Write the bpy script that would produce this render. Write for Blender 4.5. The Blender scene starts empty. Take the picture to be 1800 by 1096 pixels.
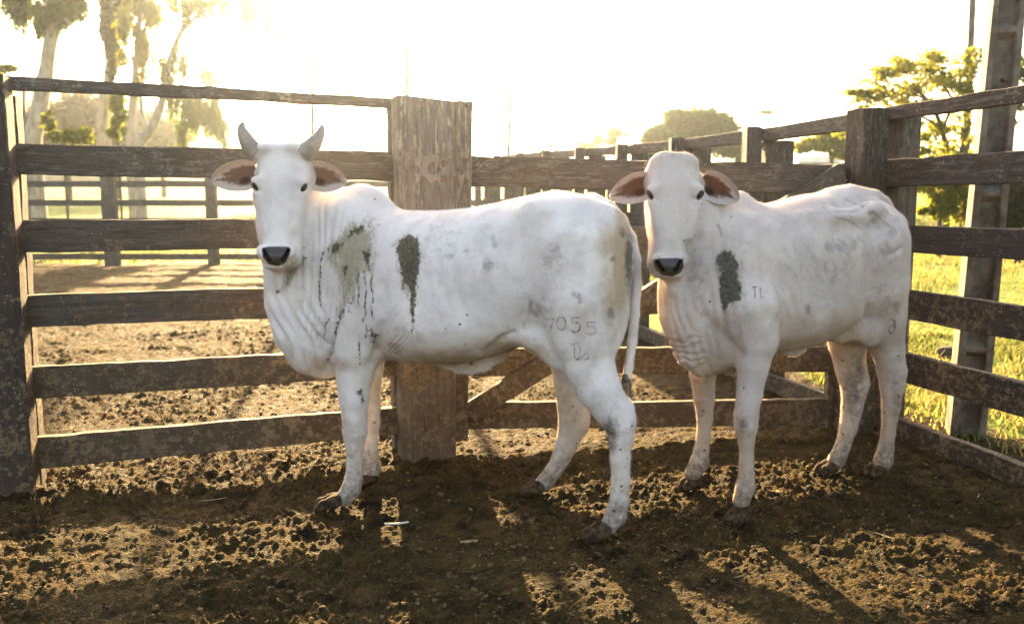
import bpy, bmesh, math, random
import numpy as np
from mathutils import Vector, Matrix

random.seed(7)
R = math.radians
sc = bpy.context.scene
COL = sc.collection

# ------------------------------------------------------------------ camera
CAM_H = 1.27
FPX = 1450.0                                   # focal length in units of a 1800 px wide frame
PITCH = math.atan(173.0 / FPX)
cam_d = bpy.data.cameras.new("camera")
cam = bpy.data.objects.new("camera", cam_d)
COL.objects.link(cam)
cam.location = (0, 0, CAM_H)
cam.rotation_euler = (R(90) - PITCH, 0, 0)
cam_d.sensor_width = 36
cam_d.lens = 36 * FPX / 1800
cam_d.clip_start = 0.05
cam_d.clip_end = 3000
cam_d.dof.use_dof = True
cam_d.dof.focus_distance = 3.45
cam_d.dof.aperture_fstop = 2.4
sc.camera = cam

# ------------------------------------------------------------------ sky, sun, exposure
SUN_EL, SUN_AZ = R(18.4), R(-9.8)
world = bpy.data.worlds.new("World")
sc.world = world
world.use_nodes = True
wn = world.node_tree
wn.nodes.clear()
sky = wn.nodes.new("ShaderNodeTexSky")
sky.sky_type = 'NISHITA'
sky.sun_disc = False
sky.sun_elevation = SUN_EL
sky.sun_rotation = SUN_AZ
sky.air_density = 1.0
sky.dust_density = 5.0
sky.ozone_density = 0.6
bg = wn.nodes.new("ShaderNodeBackground")
bg.inputs[1].default_value = 0.10
wo = wn.nodes.new("ShaderNodeOutputWorld")
tint = wn.nodes.new("ShaderNodeMix")                 # dusty evening air: less blue than a clear sky
tint.data_type = 'RGBA'; tint.blend_type = 'MULTIPLY'
tint.inputs[0].default_value = 1.0
tint.inputs[7].default_value = (1.0, .875, .775, 1)
wn.links.new(sky.outputs[0], tint.inputs[6])
wn.links.new(tint.outputs[2], bg.inputs[0])
wn.links.new(bg.outputs[0], wo.inputs[0])

sun_d = bpy.data.lights.new("sun", 'SUN')
sun = bpy.data.objects.new("sun", sun_d)
COL.objects.link(sun)
SUN_V = Vector((math.sin(SUN_AZ) * math.cos(SUN_EL), math.cos(SUN_AZ) * math.cos(SUN_EL), math.sin(SUN_EL)))
sun.rotation_euler = SUN_V.to_track_quat('Z', 'Y').to_euler()
sun_d.energy = 5.0
sun_d.angle = R(0.5)
sun_d.color = (1.0, 0.69, 0.33)

sc.view_settings.view_transform = 'Standard'
sc.view_settings.look = 'None'
sc.view_settings.gamma = 1
sc.view_settings.exposure = 3.12
sc.render.engine = 'CYCLES'
cy = sc.cycles
cy.use_denoising = True
try:
    cy.denoiser = 'OPENIMAGEDENOISE'
except Exception:
    pass
cy.max_bounces = 6
cy.diffuse_bounces = 3
cy.glossy_bounces = 2
cy.transmission_bounces = 4
cy.transparent_max_bounces = 8
cy.volume_bounces = 0
cy.sample_clamp_indirect = 6
cy.use_adaptive_sampling = True
cy.adaptive_threshold = 0.01

# ------------------------------------------------------------------ measuring helpers
_cp, _sp = math.cos(PITCH), math.sin(PITCH)
def P(px, py, Y):
    """World point seen at photograph pixel (px, py) at distance Y ahead of the photographer."""
    x, y = (px - 900) / FPX, (548 - py) / FPX
    dy, dz = _cp + y * _sp, -_sp + y * _cp
    return np.array([x * Y / dy, Y, CAM_H + dz * Y / dy])
def PIX(v):
    """Photograph pixel of world points (n,3): used to look measured marks up in tables."""
    v = np.asarray(v, float)
    z = v[..., 2] - CAM_H
    d = v[..., 1] * _cp - z * _sp
    u = v[..., 1] * _sp + z * _cp
    return 900 + FPX * v[..., 0] / d, 548 - FPX * u / d

# ------------------------------------------------------------------ object helpers
def tag(o, label=None, cat=None, group=None, kind=None):
    if label: o['label'] = label
    if cat: o['category'] = cat
    if group: o['group'] = group
    if kind: o['kind'] = kind
    return o
def empty(name, loc, label, cat, group=None):
    o = bpy.data.objects.new(name, None)
    COL.objects.link(o)
    o.location = loc
    o.empty_display_size = 0.2
    return tag(o, label, cat, group)
def link_mesh(name, me, mat=None, parent=None, smooth=True):
    o = bpy.data.objects.new(name, me)
    COL.objects.link(o)
    if mat is not None:
        for m in (mat if isinstance(mat, (list, tuple)) else [mat]):
            me.materials.append(m)
    if smooth and len(me.polygons):
        me.polygons.foreach_set('use_smooth', np.ones(len(me.polygons), bool))
    if parent is not None:
        o.parent = parent
    return o
def np_mesh(name, verts, quads=None, tris=None):
    me = bpy.data.meshes.new(name)
    verts = np.asarray(verts, np.float32)
    nq = 0 if quads is None else len(quads)
    nt = 0 if tris is None else len(tris)
    me.vertices.add(len(verts))
    me.vertices.foreach_set('co', verts.ravel())
    me.loops.add(nq * 4 + nt * 3)
    idx = []
    if nq: idx.append(np.asarray(quads, np.int32).ravel())
    if nt: idx.append(np.asarray(tris, np.int32).ravel())
    me.loops.foreach_set('vertex_index', np.concatenate(idx))
    me.polygons.add(nq + nt)
    st = np.concatenate([np.arange(nq) * 4, nq * 4 + np.arange(nt) * 3]).astype(np.int32)
    me.polygons.foreach_set('loop_start', st)
    me.update(calc_edges=True)
    return me
def set_attr(me, name, vals):
    a = me.attributes.new(name, 'FLOAT', 'POINT')
    a.data.foreach_set('value', np.asarray(vals, np.float32))

# ------------------------------------------------------------------ noise on numpy arrays
def _hash(ix, iy, iz, seed):
    h = (ix.astype(np.int64) * 374761393 + iy.astype(np.int64) * 668265263 + iz * 2147483647 + seed * 974634777) & 0xffffffff
    h = ((h ^ (h >> 13)) * 1274126177) & 0xffffffff
    h = ((h ^ (h >> 16)) * 2246822519) & 0xffffffff
    return ((h ^ (h >> 15)) & 0xffffff).astype(np.float32) / 0xffffff
def vnoise(x, y, seed=0):
    ix, iy = np.floor(x), np.floor(y)
    fx, fy = x - ix, y - iy
    fx = fx * fx * (3 - 2 * fx); fy = fy * fy * (3 - 2 * fy)
    a, b = _hash(ix, iy, 0, seed), _hash(ix + 1, iy, 0, seed)
    c, d = _hash(ix, iy + 1, 0, seed), _hash(ix + 1, iy + 1, 0, seed)
    return ((a + (b - a) * fx) * (1 - fy) + (c + (d - c) * fx) * fy) * 2 - 1
def fbm(x, y, seed=0, n=4, gain=.5):
    s, a, t = 0, 1., 0
    for i in range(n):
        s = s + a * vnoise(x * 2 ** i + 17.3 * i, y * 2 ** i - 9.1 * i, seed + i); t += a; a *= gain
    return s / t
def bumps(x, y, seed, keep=.8, rmin=.35, rmax=.75):
    """Scattered rounded lumps, one per unit cell: height 0..1."""
    ix, iy = np.floor(x), np.floor(y)
    out = np.zeros(np.shape(x), np.float32)
    for i in (-1, 0, 1):
        for j in (-1, 0, 1):
            cx, cy = ix + i, iy + j
            r = rmin + (rmax - rmin) * _hash(cx, cy, 3, seed)
            on = _hash(cx, cy, 4, seed) < keep
            d2 = ((x - cx - _hash(cx, cy, 1, seed)) ** 2 + (y - cy - _hash(cx, cy, 2, seed)) ** 2) / (r * r)
            hgt = .4 + .6 * _hash(cx, cy, 5, seed)
            out = np.maximum(out, np.where(on, np.sqrt(np.maximum(0, 1 - d2)) * hgt * r / rmax, 0))
    return out
def sstep(a, b, x):
    t = np.clip((x - a) / (b - a), 0, 1)
    return t * t * (3 - 2 * t)

# ------------------------------------------------------------------ material helpers
class NT:
    """Small shorthand for building a node material."""
    def __init__(s, name):
        s.m = bpy.data.materials.new(name)
        s.m.use_nodes = True
        s.t = s.m.node_tree
        s.t.nodes.clear()
        s.out = s.t.nodes.new("ShaderNodeOutputMaterial")
    def n(s, typ, **kw):
        nd = s.t.nodes.new("ShaderNode" + typ)
        for k, v in kw.items(): setattr(nd, k, v)
        return nd
    def set(s, sock, v):
        if isinstance(v, bpy.types.NodeSocket): s.t.links.new(v, sock)
        elif isinstance(v, (tuple, list)) and sock.type == 'RGBA': sock.default_value = (*v[:3], 1)
        else: sock.default_value = v
    def math(s, op, a, b=0., c=None, clamp=False):
        nd = s.n("Math", operation=op, use_clamp=clamp)
        s.set(nd.inputs[0], a); s.set(nd.inputs[1], b)
        if c is not None: s.set(nd.inputs[2], c)
        return nd.outputs[0]
    def mix(s, f, a, b, mode='MIX'):
        nd = s.n("Mix", data_type='RGBA', blend_type=mode)
        s.set(nd.inputs[0], f); s.set(nd.inputs[6], a); s.set(nd.inputs[7], b)
        return nd.outputs[2]
    def attr(s, name):
        return s.n("Attribute", attribute_name=name).outputs['Fac']
    def noise(s, vec, scale, detail=4, rough=.55, dist=0.):
        nd = s.n("TexNoise")
        if vec is not None: s.set(nd.inputs['Vector'], vec)
        nd.inputs['Scale'].default_value = scale; nd.inputs['Detail'].default_value = detail
        nd.inputs['Roughness'].default_value = rough; nd.inputs['Distortion'].default_value = dist
        return nd.outputs['Fac']
    def coord(s, which='Object', scale=(1, 1, 1), loc=(0, 0, 0)):
        tc = s.n("TexCoord")
        mp = s.n("Mapping")
        s.set(mp.inputs['Vector'], tc.outputs[which])
        mp.inputs['Scale'].default_value = scale
        s.set(mp.inputs['Location'], loc)
        return mp.outputs[0]
    def pos(s): return s.n("NewGeometry").outputs['Position']
    def ramp(s, x, a, b, lo=0., hi=1., smooth=True):
        nd = s.n("MapRange", interpolation_type='SMOOTHSTEP' if smooth else 'LINEAR')
        for i, v in enumerate((x, a, b, lo, hi)): s.set(nd.inputs[i], v)
        return nd.outputs[0]
    def bump(s, h, strength=.5, dist=.01):
        nd = s.n("Bump")
        nd.inputs['Strength'].default_value = strength; nd.inputs['Distance'].default_value = dist
        s.set(nd.inputs['Height'], h)
        return nd.outputs[0]
    def bsdf(s, color, rough=.8, normal=None, spec=.3, **kw):
        nd = s.n("BsdfPrincipled")
        s.set(nd.inputs['Base Color'], color); s.set(nd.inputs['Roughness'], rough)
        nd.inputs['Specular IOR Level'].default_value = spec
        for k, v in kw.items(): s.set(nd.inputs[k], v)
        if normal is not None: s.set(nd.inputs['Normal'], normal)
        return nd.outputs[0]
    def done(s, sh):
        s.t.links.new(sh, s.out.inputs[0])
        return s.m
# ------------------------------------------------------------------ fence lines (metres, z=0 at the cattle)
FL0, FL1 = np.array([-2.27, 3.80]), np.array([-.49, 4.37])       # left fence, left post to gate post
GATE1 = np.array([2.00, 4.84])                                    # free end of the gate
FC = np.array([2.15, 4.88])                                       # corner post
RDIR = np.array([.281, -1.]) / math.hypot(.281, 1.)               # right fence, towards the photographer
def right_side(x, y):
    """Signed distance to the right of the right-hand fence line."""
    return (x - FC[0]) * (-RDIR[1]) + (y - FC[1]) * RDIR[0]

# ------------------------------------------------------------------ terrain
def relief(x, y):
    """Large shape of the land."""
    pen = .32 * sstep(5.2, 15, y)
    r = np.hypot(x, y)
    field = .062 * np.maximum(0, y - 17) * sstep(15, 30, y)
    field = np.minimum(field, 3.2 + .02 * np.maximum(0, y - 60))
    out = pen + field
    rs = right_side(x, y)
    out = out + .10 * sstep(1, 6, rs) * sstep(-2, 3, y) + .18 * fbm(x * .12, y * .12, 91, 3) * sstep(9, 24, r)
    return out
def grass_mask(x, y):
    rs = right_side(x, y)
    n = .5 * fbm(x * 1.3, y * 1.3, 33, 4)
    right = sstep(.25, .8, rs + n * .9)
    back = sstep(15.4, 16.4, y + n * 1.2)
    return np.maximum(right, back)
def mud(x, y):
    """Trampled dung and earth: hoof holes, lumps, crumbs."""
    w = .03 * fbm(x * 6, y * 6, 5, 2)
    xx, yy = x + w, y + .03 * fbm(x * 6 + 31, y * 6, 6, 2)
    patch = sstep(-.30, .30, fbm(x * 1.3, y * 1.3, 40, 3))           # smoother and rougher patches
    d = .024 * fbm(x * 1.9, y * 1.9, 1, 3)
    d = d - .030 * bumps(xx * 3.7, yy * 3.7, 7, .45, .3, .5) * (.4 + .6 * patch)      # hoof prints
    d = d + .012 * bumps(xx * 8, yy * 8, 11, .35, .2, .6) * (.2 + .8 * patch)         # clods
    d = d + .019 * bumps(xx * 15, yy * 15, 12, .5, .2, .62) * (.3 + .7 * patch)
    d = d + .021 * bumps(xx * 27, yy * 27, 13, .6, .2, .6) * (.2 + .8 * patch)
    d = d + .017 * (.35 + .65 * patch) * bumps(xx * 46 + 5, yy * 46, 15, .6, .2, .6)
    d = d + .010 * fbm(x * 24, y * 24, 17, 3)
    return d - .012
def ground_z(x, y):
    x = np.atleast_1d(np.asarray(x, float)); y = np.atleast_1d(np.asarray(y, float))
    g = grass_mask(x, y)
    return relief(x, y) + mud(x, y) * (1 - .75 * g) * (1 - .6 * sstep(12, 30, np.hypot(x, y)))

def build_ground():
    az = np.concatenate([np.arange(-180, -44, 2.0), np.arange(-44, 44, .105), np.arange(44, 180, 2.0)])
    rr = [.25]
    while rr[-1] < 900:
        k = 1.0033 if 2.2 < rr[-1] < 9 else 1.006 if 2 < rr[-1] < 26 else 1.03
        rr.append(rr[-1] * k)
    rr = np.array(rr)
    A, Rr = np.meshgrid(np.radians(az), rr, indexing='ij')
    X, Y = np.sin(A) * Rr, np.cos(A) * Rr
    Z = relief(X, Y)
    m = (Rr < 40) & (np.abs(A) < .9)
    Z[m] = ground_z(X[m], Y[m])
    na, nr = len(az), len(rr)
    idx = np.arange(na * nr).reshape(na, nr)
    q = np.stack([idx, np.roll(idx, -1, 0)], 0)
    quads = np.stack([q[0][:, :-1], q[1][:, :-1], q[1][:, 1:], q[0][:, 1:]], -1).reshape(-1, 4)
    V = np.stack([X, Y, Z], -1).reshape(-1, 3)
    c = len(V)
    V = np.concatenate([V, [[0, 0, 0]]])
    tris = np.stack([np.full(na, c), np.roll(idx[:, 0], -1), idx[:, 0]], -1)
    me = np_mesh("ground", V, quads, tris)
    set_attr(me, 'grass', np.append(grass_mask(X, Y).ravel(), 0))
    n = NT("earth_and_turf")
    p = n.pos()
    big = n.noise(p, 1.3, 4)
    fine = n.noise(p, 38, 5, .65)
    mid = n.noise(p, 9, 4, .6)
    earth = n.mix(n.ramp(mid, .3, .7), (.012, .0082, .004), (.084, .054, .019))
    earth = n.mix(n.ramp(big, .35, .65), earth, n.mix(.5, earth, (.030, .025, .007)))      # greenish dung
    earth = n.mix(n.ramp(fine, .60, .72, 0, .7), earth, (.19, .12, .04))                  # dry straw crumbs
    turf = n.mix(n.ramp(n.noise(p, .8, 5), .35, .65), (.075, .165, .010), (.17, .22, .035))
    turf = n.mix(n.ramp(n.noise(p, 14, 4), .45, .7), turf, (.30, .23, .12))
    g = n.attr('grass')
    gm = n.ramp(n.math('ADD', g, n.math('MULTIPLY', n.math('SUBTRACT', n.noise(p, 11, 5, .6), .5), .7)), .35, .6)
    col = n.mix(gm, earth, turf)
    vo = n.n("TexVoronoi", feature='F1'); n.set(vo.inputs['Vector'], p); vo.inputs['Scale'].default_value = 75
    h = n.math('ADD', n.math('MULTIPLY', n.noise(p, 60, 5, .7), .6), n.math('ADD', n.math('MULTIPLY', n.noise(p, 170, 3, .6), .3), n.math('MULTIPLY', n.ramp(vo.outputs['Distance'], .5, .0), .5)))
    rough = n.ramp(mid, .3, .7, .75, .95)
    mat = n.done(n.bsdf(col, rough, n.bump(h, 1.0, .02), .06))
    o = link_mesh("ground", me, mat)
    tag(o, kind='structure')
    return o
build_ground()

def crumbs():
    """Loose crumbs of dried mud and dung lying on the surface."""
    rng = np.random.default_rng(3)
    n = 13000
    y = 2.1 * (7.5 / 2.1) ** rng.uniform(0, 1, n) ** 1.1
    x = rng.uniform(-1, 1, n) * (y * .72)
    m = (fbm(x * 1.4, y * 1.4, 61, 3) + rng.normal(0, .3, n) > -.1) & (right_side(x, y) < .1)
    x, y = x[m], y[m]; n = len(x)
    z = ground_z(x, y)
    r = .0030 + .0065 * rng.uniform(0, 1, n) ** 3 + .005 * (rng.uniform(0, 1, n) > .97)
    t = (1 + 5 ** .5) / 2
    ico = np.array([(-1, t, 0), (1, t, 0), (-1, -t, 0), (1, -t, 0), (0, -1, t), (0, 1, t), (0, -1, -t), (0, 1, -t), (t, 0, -1), (t, 0, 1), (-t, 0, -1), (-t, 0, 1)]) / math.hypot(1, t)
    F = np.array([(0, 11, 5), (0, 5, 1), (0, 1, 7), (0, 7, 10), (0, 10, 11), (1, 5, 9), (5, 11, 4), (11, 10, 2), (10, 7, 6), (7, 1, 8), (3, 9, 4), (3, 4, 2), (3, 2, 6), (3, 6, 8), (3, 8, 9), (4, 9, 5), (2, 4, 11), (6, 2, 10), (8, 6, 7), (9, 8, 1)])
    a = rng.uniform(0, 6.28, n); c, s_ = np.cos(a)[:, None], np.sin(a)[:, None]
    sh = ico[None] * rng.uniform(.55, 1.35, (n, 12, 1)) * r[:, None, None] * rng.uniform(.6, 1.4, (n, 1, 3)) * [1.2, 1.2, .8]
    V = np.stack([sh[..., 0] * c - sh[..., 1] * s_ + x[:, None], sh[..., 0] * s_ + sh[..., 1] * c + y[:, None], sh[..., 2] + (z + r * .35)[:, None]], -1).reshape(-1, 3)
    T = (np.arange(n)[:, None, None] * 12 + F[None]).reshape(-1, 3)
    nt = NT("mud_crumb"); k = nt.noise(nt.pos(), 23, 4)
    o = link_mesh("mud_crumbs", np_mesh("mud_crumbs", V, None, T), nt.done(nt.bsdf(nt.mix(nt.ramp(k, .35, .7), (.018, .012, .0055), (.17, .108, .037)), .9, None, .2)), smooth=False)
    tag(o, kind='stuff', label="loose crumbs of mud and dung on the trampled ground", cat="mud crumbs")
crumbs()
# ------------------------------------------------------------------ timber
def wood_material(name, base, worn, mudcol, mudlevel, pale=.35, fibre=.6):
    n = NT(name)
    rnd = n.n("ObjectInfo").outputs['Random']
    off = n.n("CombineXYZ")
    n.set(off.inputs[0], n.math('MULTIPLY', rnd, 37.)); n.set(off.inputs[1], n.math('MULTIPLY', rnd, 11.))
    g = n.coord('Object', (1.2, 26, 26), off.outputs[0])
    g2 = n.coord('Object', (5, 90, 90), off.outputs[0])
    iso = n.coord('Object', (1, 1, 1), off.outputs[0])
    grain = n.noise(g, 2.2, 6, .62, .6)
    fib = n.noise(g2, 2.0, 4, .7)
    blot = n.noise(iso, 3.2, 5, .6)
    c = n.mix(n.ramp(grain, .32, .68), base, tuple(v * .42 for v in base))
    c = n.mix(n.ramp(fib, .45, .75, 0, fibre), c, tuple(min(.5, v * 2.1) for v in base))
    flake = n.ramp(n.math('ADD', n.math('MULTIPLY', grain, .5), n.math('MULTIPLY', n.noise(n.coord('Object', (4, 16, 16), off.outputs[0]), 3, 5, .7), .5)), .50, .60)
    crack = n.ramp(n.noise(n.coord('Object', (.5, 34, 34), off.outputs[0]), 2.0, 3, .5, .4), .335, .30)
    c = n.mix(n.math('MULTIPLY', crack, .85), c, (.014, .010, .008))
    z = n.n("SeparateXYZ"); n.set(z.inputs[0], n.pos())
    high = n.ramp(z.outputs[2], 1.0, 1.75)
    c = n.mix(n.math('MULTIPLY', n.math('MULTIPLY', flake, pale), n.math('ADD', .15, n.math('MULTIPLY', high, .85))), c, worn)
    lich = n.ramp(n.math('ADD', n.noise(iso, 62, 6, .7), n.math('MULTIPLY', n.math('SUBTRACT', n.noise(iso, 6, 3), .5), .5)), .60, .66)
    c = n.mix(n.math('MULTIPLY', lich, n.math('MULTIPLY', high, .5)), c, (.27, .26, .235))
    # dried mud: a thin film low down, and thrown splashes
    film = n.ramp(n.math('SUBTRACT', n.math('ADD', mudlevel, n.math('MULTIPLY', n.math('SUBTRACT', blot, .5), 2.2)), z.outputs[2]), -.25, .5)
    c = n.mix(n.math('MULTIPLY', film, .75), c, n.mix(n.noise(iso, 22, 4), tuple(v * .55 for v in mudcol), mudcol))
    sp = n.noise(iso, 15, 10, .74, .2)
    dens = n.noise(iso, 1.7, 3)
    splash = n.ramp(n.math('ADD', sp, n.math('MULTIPLY', n.math('SUBTRACT', dens, .5), .55)), .595, .66)
    splash = n.math('MULTIPLY', splash, n.ramp(z.outputs[2], 1.35, .95))
    c = n.mix(n.math('MULTIPLY', splash, .8), c, n.mix(n.noise(iso, 60, 3), (.13, .09, .05), (.30, .22, .13)))
    mot = n.ramp(n.math('ADD', n.noise(iso, 30, 8, .72), n.math('MULTIPLY', n.math('SUBTRACT', n.noise(iso, 4, 3), .5), .35)), .50, .58)
    c = n.mix(n.math('MULTIPLY', mot, n.ramp(z.outputs[2], 1.15, .55, 0, .72)), c, n.mix(n.noise(iso, 80, 3), (.050, .034, .018), (.27, .20, .115)))
    vor = n.n("TexVoronoi", feature='F1'); n.set(vor.inputs['Vector'], iso); vor.inputs['Scale'].default_value = 46
    dots = n.math('MULTIPLY', n.ramp(vor.outputs['Distance'], .20, .12), n.ramp(n.noise(iso, 5, 3), .42, .6))
    c = n.mix(n.math('MULTIPLY', dots, n.ramp(z.outputs[2], 1.5, 1.0, 0, .8)), c, (.33, .25, .15))
    h = n.math('ADD', n.math('MULTIPLY', n.math('SUBTRACT', grain, crack), .6), n.math('ADD', n.math('MULTIPLY', fib, .35), n.math('MULTIPLY', splash, .25)))
    return n.done(n.bsdf(c, n.ramp(grain, .3, .7, .72, .9), n.bump(h, .8, .008), .3))
MUD = (.085, .055, .030)
WOOD = wood_material("weathered_timber", (.073, .062, .051), (.34, .31, .285), MUD, .75)
WOOD_POST = wood_material('split_grey_timber', (.125, .114, .102), (.40, .37, .33), MUD, .62, .6)
WOOD_DARK = wood_material("dark_timber", (.042, .031, .025), (.26, .24, .22), (.06, .040, .024), .6, .28, .35)
WOOD_GREY = wood_material("grey_timber", (.085, .074, .065), (.30, .28, .255), (.075, .055, .036), .45)
RUST = None
def rust():
    global RUST
    if RUST is None:
        n = NT("rusty_iron"); k = n.noise(n.pos(), 120, 4)
        RUST = n.done(n.bsdf(n.mix(k, (.075, .05, .04), (.17, .115, .09)), .75, None, .4))
    return RUST

_plank_seed = [0]
def plank(name, A, B, w, t, nrm, mat, parent, rough=1., w2=None, seg=.05, bow=0., topcut=0.):
    """Sawn board from end A to end B: w across, t thick along nrm, uneven arrises and chipped ends."""
    A, B, nrm = Vector(A), Vector(B), Vector(nrm)
    X = (B - A); L = X.length; X.normalize()
    Yv = (nrm - X * nrm.dot(X)).normalized(); Z = X.cross(Yv)
    _plank_seed[0] += 1; sd = _plank_seed[0] * 13.7
    n = max(3, int(L / seg)); w2 = w if w2 is None else w2
    xs = np.linspace(0, L, n + 1)
    ch = min(w, t) * .07
    # ring of points round the section (y = thickness, z = width); extra points on the faces
    ring = [(-.5, -.5, 0, ch), (-.5, -.17, 0, 0), (-.5, .17, 0, 0), (-.5, .5, 0, -ch), (-.5, .5, ch, 0), (0, .5, 0, 0), (.5, .5, -ch, 0),
            (.5, .5, 0, -ch), (.5, .17, 0, 0), (.5, -.17, 0, 0), (.5, -.5, 0, ch), (.5, -.5, -ch, 0), (0, -.5, 0, 0), (-.5, -.5, ch, 0)]
    m = len(ring)
    rg = np.array(ring); K = np.arange(m)[None, :]; xx = xs[:, None]
    ry, rz, oy, oz = (rg[None, :, j] for j in range(4))
    ww = w + (w2 - w) * np.linspace(0, 1, n + 1)[:, None]
    sgn = np.where(rz > 0, 1., -1.)
    edge = vnoise(xx * 5 + sd, sgn * 3.1 + ry, 3) * .0035 + vnoise(xx * 19 + sd, sgn * 2.1 + 0 * xx, 4) * .002
    chip = -np.maximum(0, vnoise(xx * 9 + sd, K * 1.7 + 0 * xx, 5) - .72) * .03
    wav = vnoise(xx * 1.3 + sd, .5 + 0 * xx, 8) * .004
    V = np.stack([xx + 0 * ry, ry * t + oy + vnoise(xx * 7 + sd, K * .9 + 0 * xx, 6) * .002 * rough,
                  rz * ww + oz + (edge + chip) * rough * sgn * (np.abs(rz) > .4) + wav * rough + bow * np.sin(np.pi * xx / L)], -1).reshape(-1, 3)
    for e, sgn in ((0, -1), (n, 1)):                                  # uneven saw cut at the ends
        for k, (ry, rz, _, _) in enumerate(ring):
            V[e * m + k, 0] += sgn * (math.sin(sd + ry * 5 + rz * 9) * .004 * rough + (topcut * rz if e == n else 0))
    Q = []
    for i in range(n):
        for k in range(m):
            k2 = (k + 1) % m
            Q.append((i * m + k, i * m + k2, (i + 1) * m + k2, (i + 1) * m + k))
    me = bpy.data.meshes.new(name)
    me.from_pydata([tuple(v) for v in V], [], Q + [tuple(range(m))[::-1], tuple(n * m + k for k in range(m))])
    me.update()
    bm = bmesh.new(); bm.from_mesh(me); bmesh.ops.recalc_face_normals(bm, faces=bm.faces); bm.to_mesh(me); bm.free()
    o = link_mesh(name, me, mat, parent, smooth=False)
    M = Matrix((X, Yv, Z)).transposed().to_4x4(); M.translation = A
    o.matrix_basis = (Matrix.Translation(-parent.location) @ M) if parent is not None else M
    return o

def on_line(px, py, L0, L1, off=0.):
    """Point seen at (px,py) on the upright plane through the ground line L0-L1, moved off towards the photographer."""
    d = np.array(L1) - np.array(L0); d = d / np.hypot(*d); nn = np.array([d[1], -d[0]])
    if nn[1] > 0: nn = -nn
    q = np.array(L0) + nn * off
    a = P(px, py, 1.0) - np.array([0, 0, CAM_H])
    k = (q @ nn) / (a[:2] @ nn)
    return np.array([0, 0, CAM_H]) + a * k
def normal_of(L0, L1):
    d = np.array(L1) - np.array(L0); d = d / np.hypot(*d); nn = np.array([d[1], -d[0]])
    return Vector((*(nn if nn[1] < 0 else -nn), 0))
def rail(name, L0, L1, a, b, t, mat, parent, off=0., **kw):
    """Board whose face covers pixels a=(x,top,bottom) to b=(x,top,bottom) on the fence plane."""
    p0, p1 = on_line(a[0], a[1], L0, L1, off), on_line(a[0], a[2], L0, L1, off)
    q0, q1 = on_line(b[0], b[1], L0, L1, off), on_line(b[0], b[2], L0, L1, off)
    return plank(name, (p0 + p1) / 2, (q0 + q1) / 2, np.linalg.norm(p0 - p1), t, normal_of(L0, L1), mat, parent, w2=np.linalg.norm(q0 - q1), **kw)
def post(name, x, y, z0, z1, w, t, nrm, mat, parent, **kw):
    return plank(name, (x, y, z0), (x, y, z1), w, t, nrm, mat, parent, **kw)
def bolt(name, p, nrm, r, parent):
    bm = bmesh.new()
    bmesh.ops.create_uvsphere(bm, u_segments=10, v_segments=6, radius=r)
    for v in bm.verts: v.co.z *= .5
    me = bpy.data.meshes.new(name); bm.to_mesh(me); bm.free()
    o = link_mesh(name, me, rust(), parent)
    o.matrix_basis = Matrix.Translation(Vector(p) - parent.location) @ Vector(nrm).to_track_quat('Z', 'Y').to_matrix().to_4x4()
    return o

# ------------------------------------------------------------------ left fence
def left_fence():
    n = normal_of(FL0, FL1); n2 = np.array(n[:2]); d = (FL1 - FL0) / np.hypot(*(FL1 - FL0))
    f = empty("corral_fence", (FL0[0], FL0[1], 0), "dark weathered six rail wooden fence behind the horned cow, left of the gate post", "fence")
    rows = [((-60, 131, 155), (703, 173, 190)), ((-60, 252, 306), (703, 268.5, 318)), ((-60, 387, 444), (703, 385, 434)),
            ((-60, 521, 578), (703, 498, 549)), ((-60, 649, 706), (703, 612, 659)), ((-60, 777, 834), (703, 713, 760))]
    for i, (a, b) in enumerate(rows):
        rail("rail", FL0, FL1, a, b, .05, WOOD if i else WOOD_GREY, f)
    # sandwich posts at the left end: thick one in front of the rails, thinner one behind
    q = on_line(-18, 500, FL0, FL1, .1)
    post("post", q[0], q[1], -.25, 1.865, .26, .14, n, WOOD_DARK, f)
    q = on_line(20, 500, FL0, FL1, -.085)
    post("post", q[0], q[1], -.2, 1.80, .165, .12, n, WOOD_DARK, f)
    # far end: narrow back post beside the big gate post
    q = on_line(719, 500, FL0, FL1, -.085)
    post("post", q[0], q[1], -.2, 1.82, .20, .12, n, WOOD, f)
    # fence runs on out of the picture to the left
    q = FL0 - d * .38
    for i, (a, b) in enumerate(rows):
        z = [on_line(-60, a[1], FL0, FL1)[2], on_line(-60, a[2], FL0, FL1)[2]]
        e = on_line(-62, 500, FL0, FL1)
        plank("rail", (e[0], e[1], sum(z) / 2), (e[0] - d[0] * 2.2, e[1] - d[1] * 2.2, sum(z) / 2), z[0] - z[1], .05, n, WOOD, f)
    return f
left_fence()

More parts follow.
